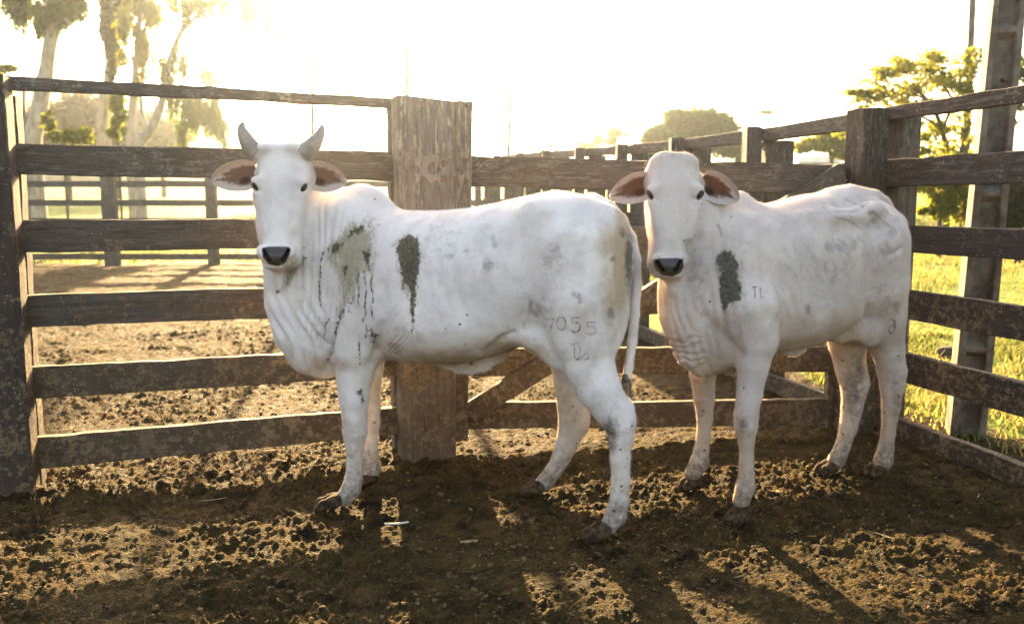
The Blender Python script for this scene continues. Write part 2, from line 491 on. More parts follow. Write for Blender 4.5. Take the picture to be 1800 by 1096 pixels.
def gate_post():
    n = normal_of(FL0, FL1)
    a = on_line(746, 500, FL0, FL1, .125)
    f = empty("gate_post", (a[0], a[1], 0), "massive weathered gate post with iron latch behind the horned cow", "post")
    post("timber", a[0], a[1], -.3, 1.835, .278, .20, n, WOOD_POST, f, seg=.03, topcut=-.018)
    Y = a[1] - .11
    for x, y, r in ((770.4, 274, .014), (781.5, 287, .017), (780, 314, .017), (749.5, 296, .013), (771, 298, .011), (743, 153 + 30, .014)):
        p = on_line(x, y, FL0, FL1, .228)
        bolt("bolt", p, n, r, f)
    # worn C shaped iron latch plate round the bolt hole
    c = on_line(760, 296, FL0, FL1, .231)
    V, Q = [], []
    K = 26
    for i in range(K + 1):
        an = math.radians(55 + 260 * i / K)
        for rr, th in ((.026, 0), (.060 + .006 * math.sin(i), 0), (.060 + .006 * math.sin(i), .012), (.026, .012)):
            V.append((math.cos(an) * rr, th, math.sin(an) * rr * 1.15))
        if i:
            b, e = (i - 1) * 4, i * 4
            for k in range(4):
                Q.append((b + k, b + (k + 1) % 4, e + (k + 1) % 4, e + k))
    Q += [(0, 1, 2, 3), (K * 4 + 3, K * 4 + 2, K * 4 + 1, K * 4)]
    me = bpy.data.meshes.new("latch"); me.from_pydata(V, [], Q); me.update()
    nn = NT("worn_latch_iron"); k = nn.noise(nn.pos(), 60, 4)
    o = link_mesh("latch", me, nn.done(nn.bsdf(nn.mix(k, (.10, .085, .075), (.21, .18, .155)), .6, None, .4)), f, smooth=False)
    M = Matrix((Vector((n.y * -1, n.x, 0)), n, Vector((0, 0, 1)))).transposed().to_4x4(); M.translation = Vector(c)
    o.matrix_basis = Matrix.Translation(-f.location) @ M
    # scarfed block holding the latch
    a0, a1 = on_line(757, 256, FL0, FL1, .228), on_line(757, 380, FL0, FL1, .228)
    return f
gate_post()

# ------------------------------------------------------------------ gate
G0 = np.array([-.30, 4.44])
def gate():
    n = normal_of(G0, GATE1)
    f = empty("wooden_gate", (G0[0], G0[1], 0), "five rail wooden gate with one long diagonal brace, behind both cows", "gate")
    rows = [((800, 274, 327), (1482, 290, 340)), ((800, 396, 446), (1482, 397, 443)), ((800, 503, 552), (1482, 505, 551)),
            ((800, 611, 659), (1482, 609, 652)), ((800, 707, 753), (1450, 700, 745))]
    for a, b in rows:
        rail("rail", G0, GATE1, a, b, .045, WOOD, f)
    # hanging stile next to the gate post, standing proud
    rail_top, rail_bot = on_line(812, 179, G0, GATE1, .05), on_line(805, 772, G0, GATE1, .06)
    plank("stile", rail_bot, rail_top, .104, .07, n, WOOD_POST, f, w2=.104, seg=.03)
    q0, q1 = on_line(1462, 768, G0, GATE1, -.05), on_line(1470, 292, G0, GATE1, -.05)
    plank("stile", q0, q1, .085, .05, n, WOOD, f)
    # diagonal brace lies on the face of the rails
    b0, b1 = on_line(822, 727, G0, GATE1, .05), on_line(1478, 303, G0, GATE1, .05)
    plank("brace", b0, b1, .115, .05, n, WOOD, f)
    for x, y, r in ((820, 282, .013), (805, 299, .010), (800, 313, .011), (820, 318, .013), (821, 185, .013), (821, 415, .012), (835, 736, .012)):
        bolt("bolt", on_line(x, y, G0, GATE1, .097), n, r, f)
    return f
gate()

# ------------------------------------------------------------------ right fence, near part and the part running back
RF0, RF1 = FC, FC + RDIR * 1.0
RROWS = [((1563, 189, 212), (1800, 150, 183)), ((1560, 280, 327), (1800, 264, 322)), ((1592, 396, 443), (1800, 402, 456)),
         ((1590, 508, 559), (1800, 538, 598)), ((1586, 618, 668), (1800, 671, 731)), ((1576, 731, 777), (1800, 812, 876))]
def right_fence():
    n = normal_of(RF0, RF1)
    n = Vector((-abs(n.x), -abs(n.y), 0)) if n.x > 0 else n
    left = Vector((RDIR[1], -RDIR[0], 0))                          # horizontal, towards the cattle
    f = empty("corral_fence", (FC[0], FC[1], 0), "dark lichened wooden fence from the corner post past the concrete pole", "fence")
    for i, (a, b) in enumerate(RROWS):
        p = [on_line(a[0], a[1], RF0, RF1), on_line(a[0], a[2], RF0, RF1), on_line(b[0], b[1], RF0, RF1), on_line(b[0], b[2], RF0, RF1)]
        A, B = (p[0] + p[1]) / 2, (p[2] + p[3]) / 2
        A2 = A + (A - B) / np.linalg.norm(A - B) * .06
        B2 = B + (B - A) / np.linalg.norm(B - A) * 1.5
        plank("rail", A2, B2, np.linalg.norm(p[0] - p[1]), .055, left, WOOD_DARK, f, w2=np.linalg.norm(p[2] - p[3]))
    c = FC + RDIR * .02
    # corner post before the rails, second post behind them
    pf = c + np.array(left[:2]) * .115
    post("post", pf[0] - .015, pf[1] - .03, -.25, 1.855, .17, .17, left, WOOD_DARK, f, seg=.03)
    pb = c - np.array(left[:2]) * .095 + RDIR * .03
    post("post", pb[0], pb[1], -.2, 1.82, .16, .13, left, WOOD_GREY, f)
    e = FC + RDIR * 2.2
    for s in (.115, -.095):
        q = e + np.array(left[:2]) * s
        post("post", q[0], q[1], -.25, 1.88, .17, .14, left, WOOD_DARK, f)
    # shutting post that the gate closes against
    q = on_line(1499, 500, G0, GATE1, -.02)
    post("post", q[0], q[1] + .05, -.2, 1.83, .075, .13, Vector((0, -1, 0)), WOOD, f)
    return f
right_fence()

def back_fence():
    left = Vector((RDIR[1], -RDIR[0], 0))
    f = empty("corral_fence", (FC[0] - RDIR[0] * 2, FC[1] - RDIR[1] * 2, 0), "weathered grey fence running away behind the gate above the hornless cow", "fence")
    zs = []
    for a, b in RROWS:
        t, u = on_line(a[0], a[1], RF0, RF1)[2], on_line(a[0], a[2], RF0, RF1)[2]
        zs.append(((t + u) / 2, t - u))
    zs[0] = (zs[0][0] - .012, .092)
    stops = [.16, 1.2, 2.38, 3.55, 4.75, 5.95, 7.15, 8.4, 9.7]
    for i in range(8):
        s0, s1 = FC - RDIR * stops[i], FC - RDIR * stops[i + 1]
        for z, w in zs:
            g0, g1 = float(relief(s0[0], s0[1])), float(relief(s1[0], s1[1]))
            plank("rail", (s0[0], s0[1], z + g0), (s1[0], s1[1], z + g1), w, .05, left, WOOD_GREY, f, seg=.12)
        for s, ww in ((.11, .11), (-.10, .20)):
            q = s1 + np.array(left[:2]) * s
            g = float(relief(q[0], q[1]))
            post("post", q[0], q[1], g - .2, g + (1.87 if s > 0 else 1.78), ww, .13, Vector((0, -1, 0)), WOOD_GREY, f, seg=.12)
    # cross boards of a chute joining this fence from the left
    return f
back_fence()

# ------------------------------------------------------------------ far fence of the pen, with its own gate
def far_fence():
    Y = 15.6
    f = empty("pen_fence", (-7.5, Y, float(relief(-7.5, Y))), "distant five rail fence across the far side of the pen", "fence")
    zr = [2.16, 1.815, 1.465, 1.125, .785, .46]
    xs = [-15.1 + 1.9 * i for i in range(9)]
    nrm = Vector((0, -1, 0))
    for i, x in enumerate(xs):
        g = float(relief(x, Y))
        post("post", x, Y - .09, g - .2, 2.27, .26 if i % 2 == 0 else .19, .15, nrm, WOOD_GREY, f, seg=.2)
        if i:
            for z in zr:
                plank("rail", (xs[i - 1], Y, z), (x, Y, z), .115, .05, nrm, WOOD_GREY, f, seg=.3)
    g = empty("pen_gate", (xs[-1], Y, 0), "small distant grey gate at the end of the far pen fence", "gate")
    for z in (.5, .95, 1.40, 1.78):
        plank("rail", (xs[-1] + .2, Y - .02, z), (xs[-1] + 1.75, Y - .3, z), .15, .05, nrm, WOOD_GREY, g, seg=.2)
    for x in (.2, .95, 1.7):
        plank("stile", (xs[-1] + x, Y - .06 - x * .17, .35), (xs[-1] + x, Y - .06 - x * .17, 1.95), .12, .05, nrm, WOOD_GREY, g, seg=.2)
far_fence()
# ------------------------------------------------------------------ solid modelling on a grid: one continuous skin per animal
class Clay:
    def __init__(s, lo, hi, h):
        s.lo, s.h = np.array(lo, float), h
        s.n = np.ceil((np.array(hi) - s.lo) / h).astype(int) + 1
        s.F = np.full(s.n, .3, np.float32)
    def _box(s, lo, hi):
        a = np.clip(np.floor((np.array(lo) - s.lo) / s.h).astype(int), 0, s.n - 1)
        b = np.clip(np.ceil((np.array(hi) - s.lo) / s.h).astype(int) + 1, 1, s.n)
        sl = tuple(slice(i, j) for i, j in zip(a, b))
        g = [(np.arange(i, j) * s.h + o).astype(np.float32) for i, j, o in zip(a, b, s.lo)]
        return sl, g[0][:, None, None], g[1][None, :, None], g[2][None, None, :]
    def blend(s, sl, d, k, cut=False):
        a = s.F[sl]
        if cut:
            d = -d
            h = np.maximum(k - np.abs(a - d), 0) / k
            s.F[sl] = np.maximum(a, d) + h * h * k * .25
        else:
            h = np.maximum(k - np.abs(a - d), 0) / k
            s.F[sl] = np.minimum(a, d) - h * h * k * .25
    def chain(s, pts, k=.03, inner=.012, flat=None, cut=False):
        """Tapering limb through pts [(xyz, r), ...]; flat=(direction, factor) squashes the section."""
        pts = [(np.array(p, float), float(r)) for p, r in pts]
        rm = max(r for _, r in pts) + k + .03
        P_ = np.array([p for p, _ in pts])
        sl, X, Y, Z = s._box(P_.min(0) - rm, P_.max(0) + rm)
        D = None
        for (a, ra), (b, rb) in zip(pts[:-1], pts[1:]):
            ab = b - a; L2 = ab @ ab + 1e-9
            qx, qy, qz = X - a[0], Y - a[1], Z - a[2]
            t = np.clip((qx * ab[0] + qy * ab[1] + qz * ab[2]) / L2, 0, 1)
            qx, qy, qz = qx - ab[0] * t, qy - ab[1] * t, qz - ab[2] * t
            if flat is not None:
                fd, ff = flat
                dd = qx * fd[0] + qy * fd[1] + qz * fd[2]
                e = dd * (1 / ff - 1)
                qx, qy, qz = qx + fd[0] * e, qy + fd[1] * e, qz + fd[2] * e
            d = np.sqrt(qx * qx + qy * qy + qz * qz) - (ra + (rb - ra) * t)
            if flat is not None: d = d * max(.55, min(1, flat[1]) ** .5)
            if D is None: D = d
            else:
                h = np.maximum(inner - np.abs(D - d), 0) / inner
                D = np.minimum(D, d) - h * h * inner * .25
        s.blend(sl, D, k, cut)
    def ball(s, c, rad, axes=None, k=.05, cut=False):
        """Ellipsoid with radii along axes (rows)."""
        c = np.array(c, float); rad = np.array(rad, float)
        A = np.eye(3) if axes is None else np.array(axes, float)
        m = rad.max() + k + .03
        sl, X, Y, Z = s._box(c - m, c + m)
        qx, qy, qz = X - c[0], Y - c[1], Z - c[2]
        g = 0; g2 = 0
        for i in range(3):
            e = qx * A[i, 0] + qy * A[i, 1] + qz * A[i, 2]
            g = g + (e / rad[i]) ** 2; g2 = g2 + (e / rad[i] ** 2) ** 2
        k0, k1 = np.sqrt(g), np.sqrt(g2) + 1e-6
        s.blend(sl, k0 * (k0 - 1) / k1, k, cut)
    def loft(s, O, ax, la, up, st, k=.05, sm=.03):
        """Body through stations st rows (t, centre l, centre u, r up, r down, r side, power)."""
        st = np.array(sorted(st), float)
        T = np.linspace(st[0, 0], st[-1, 0], 400)
        cols = [np.interp(T, st[:, 0], st[:, j]) for j in range(1, 7)]
        w = max(1, int(sm / (T[1] - T[0]))); ker = np.hanning(2 * w + 3)[1:-1]; ker /= ker.sum()
        pw = len(ker) // 2
        cols = [np.convolve(np.pad(c, pw, mode='edge'), ker, 'valid') for c in cols]
        O, ax, la, up = (np.array(v, float) for v in (O, ax, la, up))
        rm = max(st[:, 3].max(), st[:, 4].max(), st[:, 5].max()) + k + .05
        ends = np.array([O + ax * t + la * st[i, 1] + up * st[i, 2] for i, t in enumerate(st[:, 0])])
        sl, X, Y, Z = s._box(ends.min(0) - rm, ends.max(0) + rm)
        qx, qy, qz = X - O[0], Y - O[1], Z - O[2]
        t = qx * ax[0] + qy * ax[1] + qz * ax[2]
        l = qx * la[0] + qy * la[1] + qz * la[2]
        u = qx * up[0] + qy * up[1] + qz * up[2]
        tc = np.clip(t, T[0], T[-1]); over = t - tc
        cl, cu, ru, rd, rs, pw_ = (np.interp(tc, T, c).astype(np.float32) for c in cols)
        l = l - cl; u = u - cu
        rv = np.where(u > 0, ru, rd)
        g = (np.abs(l / rs) ** pw_ + np.abs(u / rv) ** pw_) ** (1 / pw_)
        rad = np.sqrt(l * l + u * u)
        d = rad * (1 - 1 / np.maximum(g, 1e-3))
        d = np.where(g < .05, -np.minimum(rs, rv), d)
        d = np.where(over == 0, d, np.sqrt(np.maximum(d, 0) ** 2 + over ** 2) + np.minimum(d, 0) * .2)
        s.blend(sl, d.astype(np.float32), k)
    def under(s, z):
        """Cut everything below height z."""
        Zs = (np.arange(s.n[2]) * s.h + s.lo[2])[None, None, :]
        s.F = np.maximum(s.F, (z - Zs).astype(np.float32))
    def mesh(s):
        """Surface nets: quads round the zero level."""
        F, n = s.F, s.n
        ins = F < 0
        c = np.zeros(n - 1, np.int8)
        for i in (0, 1):
            for j in (0, 1):
                for k in (0, 1):
                    c += ins[i:n[0] - 1 + i, j:n[1] - 1 + j, k:n[2] - 1 + k]
        act = np.argwhere((c > 0) & (c < 8))
        ids = -np.ones(n - 1, np.int32); ids[tuple(act.T)] = np.arange(len(act))
        cor = np.array([[i, j, k] for i in (0, 1) for j in (0, 1) for k in (0, 1)])
        val = np.stack([F[tuple((act + o).T)] for o in cor], 1)
        acc = np.zeros((len(act), 3)); cnt = np.zeros(len(act))
        for a in range(8):
            for b in range(a + 1, 8):
                if np.abs(cor[a] - cor[b]).sum() != 1: continue
                va, vb = val[:, a], val[:, b]
                m = (va < 0) != (vb < 0)
                t = np.where(m, va / np.where(m, va - vb, 1), 0)
                acc += np.where(m[:, None], cor[a] + t[:, None] * (cor[b] - cor[a]), 0); cnt += m
        V = (act + acc / cnt[:, None]) * s.h + s.lo
        Q = []
        for ax in range(3):
            o1, o2 = (ax + 1) % 3, (ax + 2) % 3
            sl0 = [slice(0, None)] * 3; sl1 = [slice(0, None)] * 3
            sl0[ax] = slice(0, n[ax] - 1); sl1[ax] = slice(1, n[ax])
            A, B = ins[tuple(sl0)], ins[tuple(sl1)]
            e = np.argwhere(A != B)
            e = e[(e[:, o1] > 0) & (e[:, o2] > 0) & (e[:, o1] < n[o1] - 1) & (e[:, o2] < n[o2] - 1)]
            flip = A[tuple(e.T)]
            u1 = np.eye(3, dtype=int)[o1]; u2 = np.eye(3, dtype=int)[o2]
            q = np.stack([ids[tuple((e - u1 - u2).T)], ids[tuple((e - u2).T)], ids[tuple(e.T)], ids[tuple((e - u1).T)]], 1)
            q[~flip] = q[~flip][:, ::-1]
            Q.append(q)
        return V, np.concatenate(Q)
def vert_normals(V, Q):
    fn = np.cross(V[Q[:, 2]] - V[Q[:, 0]], V[Q[:, 3]] - V[Q[:, 1]])
    N = np.zeros_like(V)
    for i in range(4):
        for a in range(3):
            N[:, a] += np.bincount(Q[:, i], fn[:, a], len(V))
    return N / (np.linalg.norm(N, axis=1, keepdims=True) + 1e-12)
def relax(V, Q, it=1, lam=.5):
    e = np.concatenate([Q[:, [0, 1]], Q[:, [1, 2]], Q[:, [2, 3]], Q[:, [3, 0]]])
    cnt = np.bincount(e[:, 0], minlength=len(V)) + np.bincount(e[:, 1], minlength=len(V))
    for _ in range(it):
        S = np.zeros_like(V)
        for a in range(3):
            S[:, a] = np.bincount(e[:, 0], V[e[:, 1], a], len(V)) + np.bincount(e[:, 1], V[e[:, 0], a], len(V))
        V = V + lam * (S / np.maximum(cnt, 1)[:, None] - V)
    return V
def poly_sd(px, py, poly):
    """Signed distance in photo pixels to a measured outline, positive inside."""
    p = np.array(poly, float); q = np.roll(p, -1, 0)
    d = np.full(px.shape, 1e9); ins = np.zeros(px.shape, bool)
    for (x0, y0), (x1, y1) in zip(p, q):
        ex, ey = x1 - x0, y1 - y0
        t = np.clip(((px - x0) * ex + (py - y0) * ey) / (ex * ex + ey * ey + 1e-9), 0, 1)
        d = np.minimum(d, np.hypot(px - x0 - t * ex, py - y0 - t * ey))
        c = ((y0 > py) != (y1 > py)) & (px < ex * (py - y0) / (ey if ey else 1e-9) + x0)
        ins ^= c
    return np.where(ins, d, -d)
def line_sd(px, py, pts, r):
    d = np.full(px.shape, 1e9)
    for (x0, y0), (x1, y1) in zip(pts[:-1], pts[1:]):
        ex, ey = x1 - x0, y1 - y0
        t = np.clip(((px - x0) * ex + (py - y0) * ey) / (ex * ex + ey * ey + 1e-9), 0, 1)
        d = np.minimum(d, np.hypot(px - x0 - t * ex, py - y0 - t * ey))
    return r - d

# ------------------------------------------------------------------ hide, horn, hoof materials
def hide_material(name, white, grey_skin, mudA, mudB, rag=4.2, hair=0.):
    n = NT(name)
    p = n.pos()
    co = n.coord('Object')
    big = n.noise(co, 3.5, 5, .6)
    mid = n.noise(co, 14, 5, .6)
    fine = n.noise(co, 90, 4, .65)
    speck = n.noise(co, 210, 2, .5)
    c = n.mix(n.ramp(big, .36, .66), white, grey_skin)  # random patches where greyer skin shows
    c = n.mix(n.ramp(mid, .46, .74, 0, .45), c, (.56, .50, .45))
    c = n.mix(n.ramp(fine, .55, .8, 0, .22), c, (.50, .44, .39))
    tan = n.math('ADD', n.attr('tan'), n.math('MULTIPLY', n.math('SUBTRACT', mid, .5), .7))
    c = n.mix(n.ramp(tan, .12, .85, 0, .85), c, (.45, .32, .18))
    grey = n.math('ADD', n.attr('grey'), n.math('MULTIPLY', n.math('SUBTRACT', n.noise(co, 24, 7, .72), .5), 3.4))
    c = n.mix(n.ramp(grey, .25, 1.35, 0, .62), c, (.22, .195, .175))
    wash = n.math('ADD', n.attr('wash'), n.math('MULTIPLY', n.math('SUBTRACT', n.noise(n.coord('Object', (1, 1, .4)), 32, 7, .75), .5), 4.0))
    c = n.mix(n.ramp(wash, -.3, .7, 0, .85), c, n.mix(n.noise(co, 45, 5, .7), (.17, .14, .065), (.47, .41, .27)))
    mud_dark = n.math('ADD', n.attr('mud'), n.math('MULTIPLY', n.math('SUBTRACT', n.noise(co, 55, 7, .75), .5), rag))
    mudf = n.ramp(mud_dark, -.1, .25)
    mc = n.mix(n.ramp(n.noise(co, 95, 5, .65), .36, .62), mudA, mudB)
    c = n.mix(n.math('MULTIPLY', mudf, .94), c, mc)
    vor = n.n("TexVoronoi", feature='F1'); n.set(vor.inputs['Vector'], co); vor.inputs['Scale'].default_value = 27
    sz = n.n("SeparateColor"); n.set(sz.inputs[0], vor.outputs['Color'])
    dot = n.math('MULTIPLY', n.ramp(n.math('SUBTRACT', vor.outputs['Distance'], n.math('MULTIPLY', sz.outputs[0], .10)), .10, .05), n.math('GREATER_THAN', sz.outputs[1], n.math('SUBTRACT', .965, n.math('MULTIPLY', n.attr('leg'), .5))))
    c = n.mix(n.math('MULTIPLY', dot, .85), c, (.06, .045, .03))
    legm = n.math('ADD', n.attr('legmud_dark'), n.math('MULTIPLY', n.math('SUBTRACT', n.noise(co, 40, 6, .7), .5), 1.4))
    c = n.mix(n.ramp(legm, .1, .85, 0, .88), c, (.10, .070, .044))
    dk = n.attr('dark')
    c = n.mix(n.ramp(dk, .25, .75), c, n.mix(n.noise(co, 150, 3), (.012, .011, .012), (.035, .031, .032)))
    c = n.mix(n.ramp(n.attr('pink'), .1, .9, 0, .8), c, (.42, .24, .19))
    nap = n.noise(n.coord('Object', (1, 1, .28)), 330, 3, .7)
    h = n.math('ADD', n.math('MULTIPLY', nap, .35), n.math('ADD', n.math('MULTIPLY', fine, .35), n.math('MULTIPLY', mudf, n.math('MULTIPLY', n.noise(co, 130, 4, .7), .9))))
    rough = n.mix(n.ramp(dk, .25, .75), (.75, .75, .75), (.36, .36, .36))
    c = n.mix(n.ramp(n.attr('hole'), .2, .7), c, (.004, .003, .003))  # nostril hollows blackened: their inner shade is put into the colour
    sh = n.bsdf(c, rough, n.bump(h, .55, .006), .25)
    pr = sh.node
    n.set(pr.inputs['Specular IOR Level'], n.math('MULTIPLY', n.ramp(dk, .1, .7, .25, .5), n.ramp(n.attr('hole'), .1, .7, 1., 0.)))
    n.set(pr.inputs['Sheen Weight'], n.ramp(dk, .1, .6, .25, 0.))
    if hair:
        tr = n.n("BsdfTranslucent"); n.set(tr.inputs[0], c)
        mx = n.n("MixShader"); mx.inputs[0].default_value = hair
        n.t.links.new(sh, mx.inputs[1]); n.t.links.new(tr.outputs[0], mx.inputs[2])
        return n.done(mx.outputs[0])
    pr.inputs['Sheen Roughness'].default_value = .4
    pr.inputs['Sheen Tint'].default_value = (1, .93, .82, 1)
    return n.done(sh)
def simple_noise_mat(name, a, b, scale, rough=.6, spec=.4, bump=.4, stretch=(1, 1, 1)):
    n = NT(name)
    co = n.coord('Object', stretch)
    k = n.noise(co, scale, 5, .6)
    return n.done(n.bsdf(n.mix(n.ramp(k, .35, .65), a, b), rough, n.bump(k, bump, .004), spec))
HOOF = simple_noise_mat("muddy_hoof", (.020, .014, .009), (.085, .055, .030), 40, .85, .08, .8)
HORN = simple_noise_mat("grey_horn", (.22, .185, .155), (.36, .31, .265), 14, .5, .4, .12, (1, 1, 1))
def eye_mat():
    n = NT("dark_wet_eye")
    return n.done(n.bsdf((.012, .008, .006), .06, None, .6))
EYE = eye_mat()
TUFT = simple_noise_mat("tail_hair", (.05, .042, .035), (.16, .13, .10), 60, .8, .2, .8)
def ear_material(name, deep, rim):
    n = NT(name)
    co = n.coord('Object')
    k = n.noise(co, 60, 4, .6)
    c = n.mix(n.ramp(n.math('ADD', n.attr('edge'), n.math('MULTIPLY', n.math('SUBTRACT', k, .5), .5)), .20, .55), n.mix(k, deep, tuple(v * 1.6 for v in deep)), rim)
    c = n.mix(n.ramp(n.attr('hole'), .2, .9), c, (.016, .010, .008))  # dark ear opening: shade painted on, the cup has no hole
    d = n.bsdf(c, .8, n.bump(n.noise(co, 240, 3), .5, .003), .15)
    tr = n.n("BsdfTranslucent"); n.set(tr.inputs[0], n.mix(.5, c, (.62, .36, .24)))
    mx = n.n("MixShader"); mx.inputs[0].default_value = .12
    n.t.links.new(d, mx.inputs[1]); n.t.links.new(tr.outputs[0], mx.inputs[2])
    return n.done(mx.outputs[0])

# ------------------------------------------------------------------ separate pieces of an animal
def child_mesh(name, V, Q, T, mat, root, attrs=None):
    V = np.asarray(V) - np.array(root.location)
    me = np_mesh(name, V, Q, T)
    for k, v in (attrs or {}).items(): set_attr(me, k, v)
    return link_mesh(name, me, mat, root)
def tube(pts, rad, seg=14, rings=None, squash=None):
    """Round tube through pts with radii; returns verts, quads (closed with tip points)."""
    pts = np.array(pts, float); rad = np.array(rad, float)
    if rings:
        t = np.linspace(0, len(pts) - 1, rings); i = np.minimum(t.astype(int), len(pts) - 2); fr = t - i
        # Catmull-Rom
        pp = np.vstack([2 * pts[0] - pts[1], pts, 2 * pts[-1] - pts[-2]])
        a, b, c, d = pp[i], pp[i + 1], pp[i + 2], pp[i + 3]; f_ = fr[:, None]
        pts2 = .5 * (2 * b + (c - a) * f_ + (2 * a - 5 * b + 4 * c - d) * f_ ** 2 + (3 * b - a - 3 * c + d) * f_ ** 3)
        rad = np.interp(t, np.arange(len(rad)), rad); pts = pts2
    tan = np.gradient(pts, axis=0); tan /= np.linalg.norm(tan, axis=1, keepdims=True)
    ref = np.array([.31, .2, .93]); V = []
    s = np.cross(tan[0], ref); s /= np.linalg.norm(s)
    for p, tg, r in zip(pts, tan, rad):
        s = s - tg * (s @ tg); s /= np.linalg.norm(s); q = np.cross(tg, s)
        an = np.arange(seg) * 2 * np.pi / seg
        V.append(p + r * (np.cos(an)[:, None] * s + np.sin(an)[:, None] * q))
    V = np.concatenate(V); n = len(pts); Q = []
    for i in range(n - 1):
        for k in range(seg):
            Q.append((i * seg + k, i * seg + (k + 1) % seg, (i + 1) * seg + (k + 1) % seg, (i + 1) * seg + k))
    c0, c1 = len(V), len(V) + 1
    V = np.vstack([V, pts[0], pts[-1] + tan[-1] * rad[-1] * .8])
    T = [(c0, (k + 1) % seg, k) for k in range(seg)] + [(c1, (n - 1) * seg + k, (n - 1) * seg + (k + 1) % seg) for k in range(seg)]
    return V, np.array(Q), np.array(T)
def ear(root, base, tip, up, face, W, cup, deep, rim, mat, skew=0.):
    """Leaf shaped cupped ear from base to tip, opening towards 'face'; W widest half breadth."""
    base, tip = np.array(base, float), np.array(tip, float)
    ax = tip - base; L = np.linalg.norm(ax); ax /= L
    up = np.array(up, float); up -= ax * (up @ ax); up /= np.linalg.norm(up)
    fc = np.array(face, float); fc -= ax * (fc @ ax); fc -= up * (fc @ up); fc /= np.linalg.norm(fc)
    nt, ns = 34, 23
    t = np.linspace(0, 1, nt)[:, None]; s = np.linspace(-1, 1, ns)[None, :]
    w = W * (np.sin(np.pi * np.clip(t * .93 + .07, 0, 1) ** .80) ** .52 * .98 + .12 * (1 - t) ** 3)
    w = np.where(t > .999, .002, w)
    dep = cup * (np.cos(s * np.pi / 2) ** .8) * np.sin(np.pi * np.clip(t * .85 + .12, 0, 1)) ** .7
    wob = .006 * np.sin(s * 7 + t * 5) * t
    droop = skew * t ** 2
    def surf(off):
        return (base + ax * (L * t)[..., None] + up * (w * s + droop)[..., None] - fc * (dep + off + wob)[..., None])
    th = .0045 * (1 - np.abs(s) ** 4 * .8) * (1 - t * .5) + .0012
    front, back = surf(0 * s + 0 * t), surf(th + 0 * t)
    V = np.concatenate([front.reshape(-1, 3), back.reshape(-1, 3)])
    idx = np.arange(nt * ns).reshape(nt, ns); Q = []
    q = np.stack([idx[:-1, :-1], idx[:-1, 1:], idx[1:, 1:], idx[1:, :-1]], -1).reshape(-1, 4)
    Q.append(q); Q.append(q[:, ::-1] + nt * ns)
    for a in (0, ns - 1):
        e = idx[:, a]; r = np.stack([e[:-1], e[1:], e[1:] + nt * ns, e[:-1] + nt * ns], -1)
        Q.append(r if a == 0 else r[:, ::-1])
    e = idx[-1]; Q.append(np.stack([e[:-1], e[1:], e[1:] + nt * ns, e[:-1] + nt * ns], -1))
    edge = np.clip(np.abs(s) ** 2.2 * .95 + .45 * t ** 3 + .22 * np.abs(np.sin(s * 6 + .5)) * (1 - np.abs(s)) * t + .35 * np.clip(-s, 0, 1) * sstep(.35, .9, t), 0, 1)
    hole = np.clip(1.25 - np.hypot((t - .30) / .17, (s + .36) / .36), 0, 1)
    one = np.ones_like(edge)
    return child_mesh("ear", V, np.concatenate(Q), None, mat, root,
                      dict(edge=np.concatenate([edge.ravel(), one.ravel()]), hole=np.concatenate([hole.ravel(), 0 * one.ravel()])))
def hoof(root, ankle, toe, spread=.026, size=1.):
    """Cloven hoof: two claws and two dew claws, flat on the ground."""
    ankle, toe = np.array(ankle, float), np.array(toe, float)
    d = toe - ankle; d[2] = 0; d /= np.linalg.norm(d); sd = np.array([-d[1], d[0], 0.])
    z0 = toe[2]
    c = Clay(np.minimum(ankle, toe) - [.10, .10, .03], np.maximum(ankle, toe) + [.10, .10, .09], .005)
    for s_ in (-1, 1):
        o = sd * s_ * spread * size
        tip = toe + o * .95 + [0, 0, .012]
        heel = toe - d * .085 * size + o + [0, 0, .020]
        c.chain([(heel + [0, 0, .012], .030 * size), (toe - d * .030 * size + o + [0, 0, .022], .027 * size), (tip, .014 * size)], k=.008)
        c.chain([(heel + [0, 0, .012], .028 * size), (heel * .45 + ankle * .55 + o * .2 + [0, 0, .005], .026 * size)], k=.02)
        c.chain([(ankle - d * .034 * size + sd * s_ * .02 * size + [0, 0, -.008], .011 * size), (ankle - d * .040 * size + sd * s_ * .022 * size + [0, 0, -.026], .007 * size)], k=.008)
    c.under(z0 - .004)
    V, Q = c.mesh()
    V = relax(V, Q, 1)
    return child_mesh("hoof", V, Q, None, HOOF, root)
def eye(root, c, slant, hn, rad):
    """Dark almond eyeball, long along the slant of the lids."""
    sl = np.array(slant) / np.linalg.norm(slant); pr = np.cross(hn, sl)
    bm = bmesh.new(); bmesh.ops.create_uvsphere(bm, u_segments=24, v_segments=14, radius=1)
    for v in bm.verts:
        q = np.array(c) + sl * v.co.x * rad[0] + pr * v.co.y * rad[1] + hn * v.co.z * rad[2]
        v.co = Vector(q) - root.location
    me = bpy.data.meshes.new("eye"); bm.to_mesh(me); bm.free()
    return link_mesh("eye", me, EYE, root)
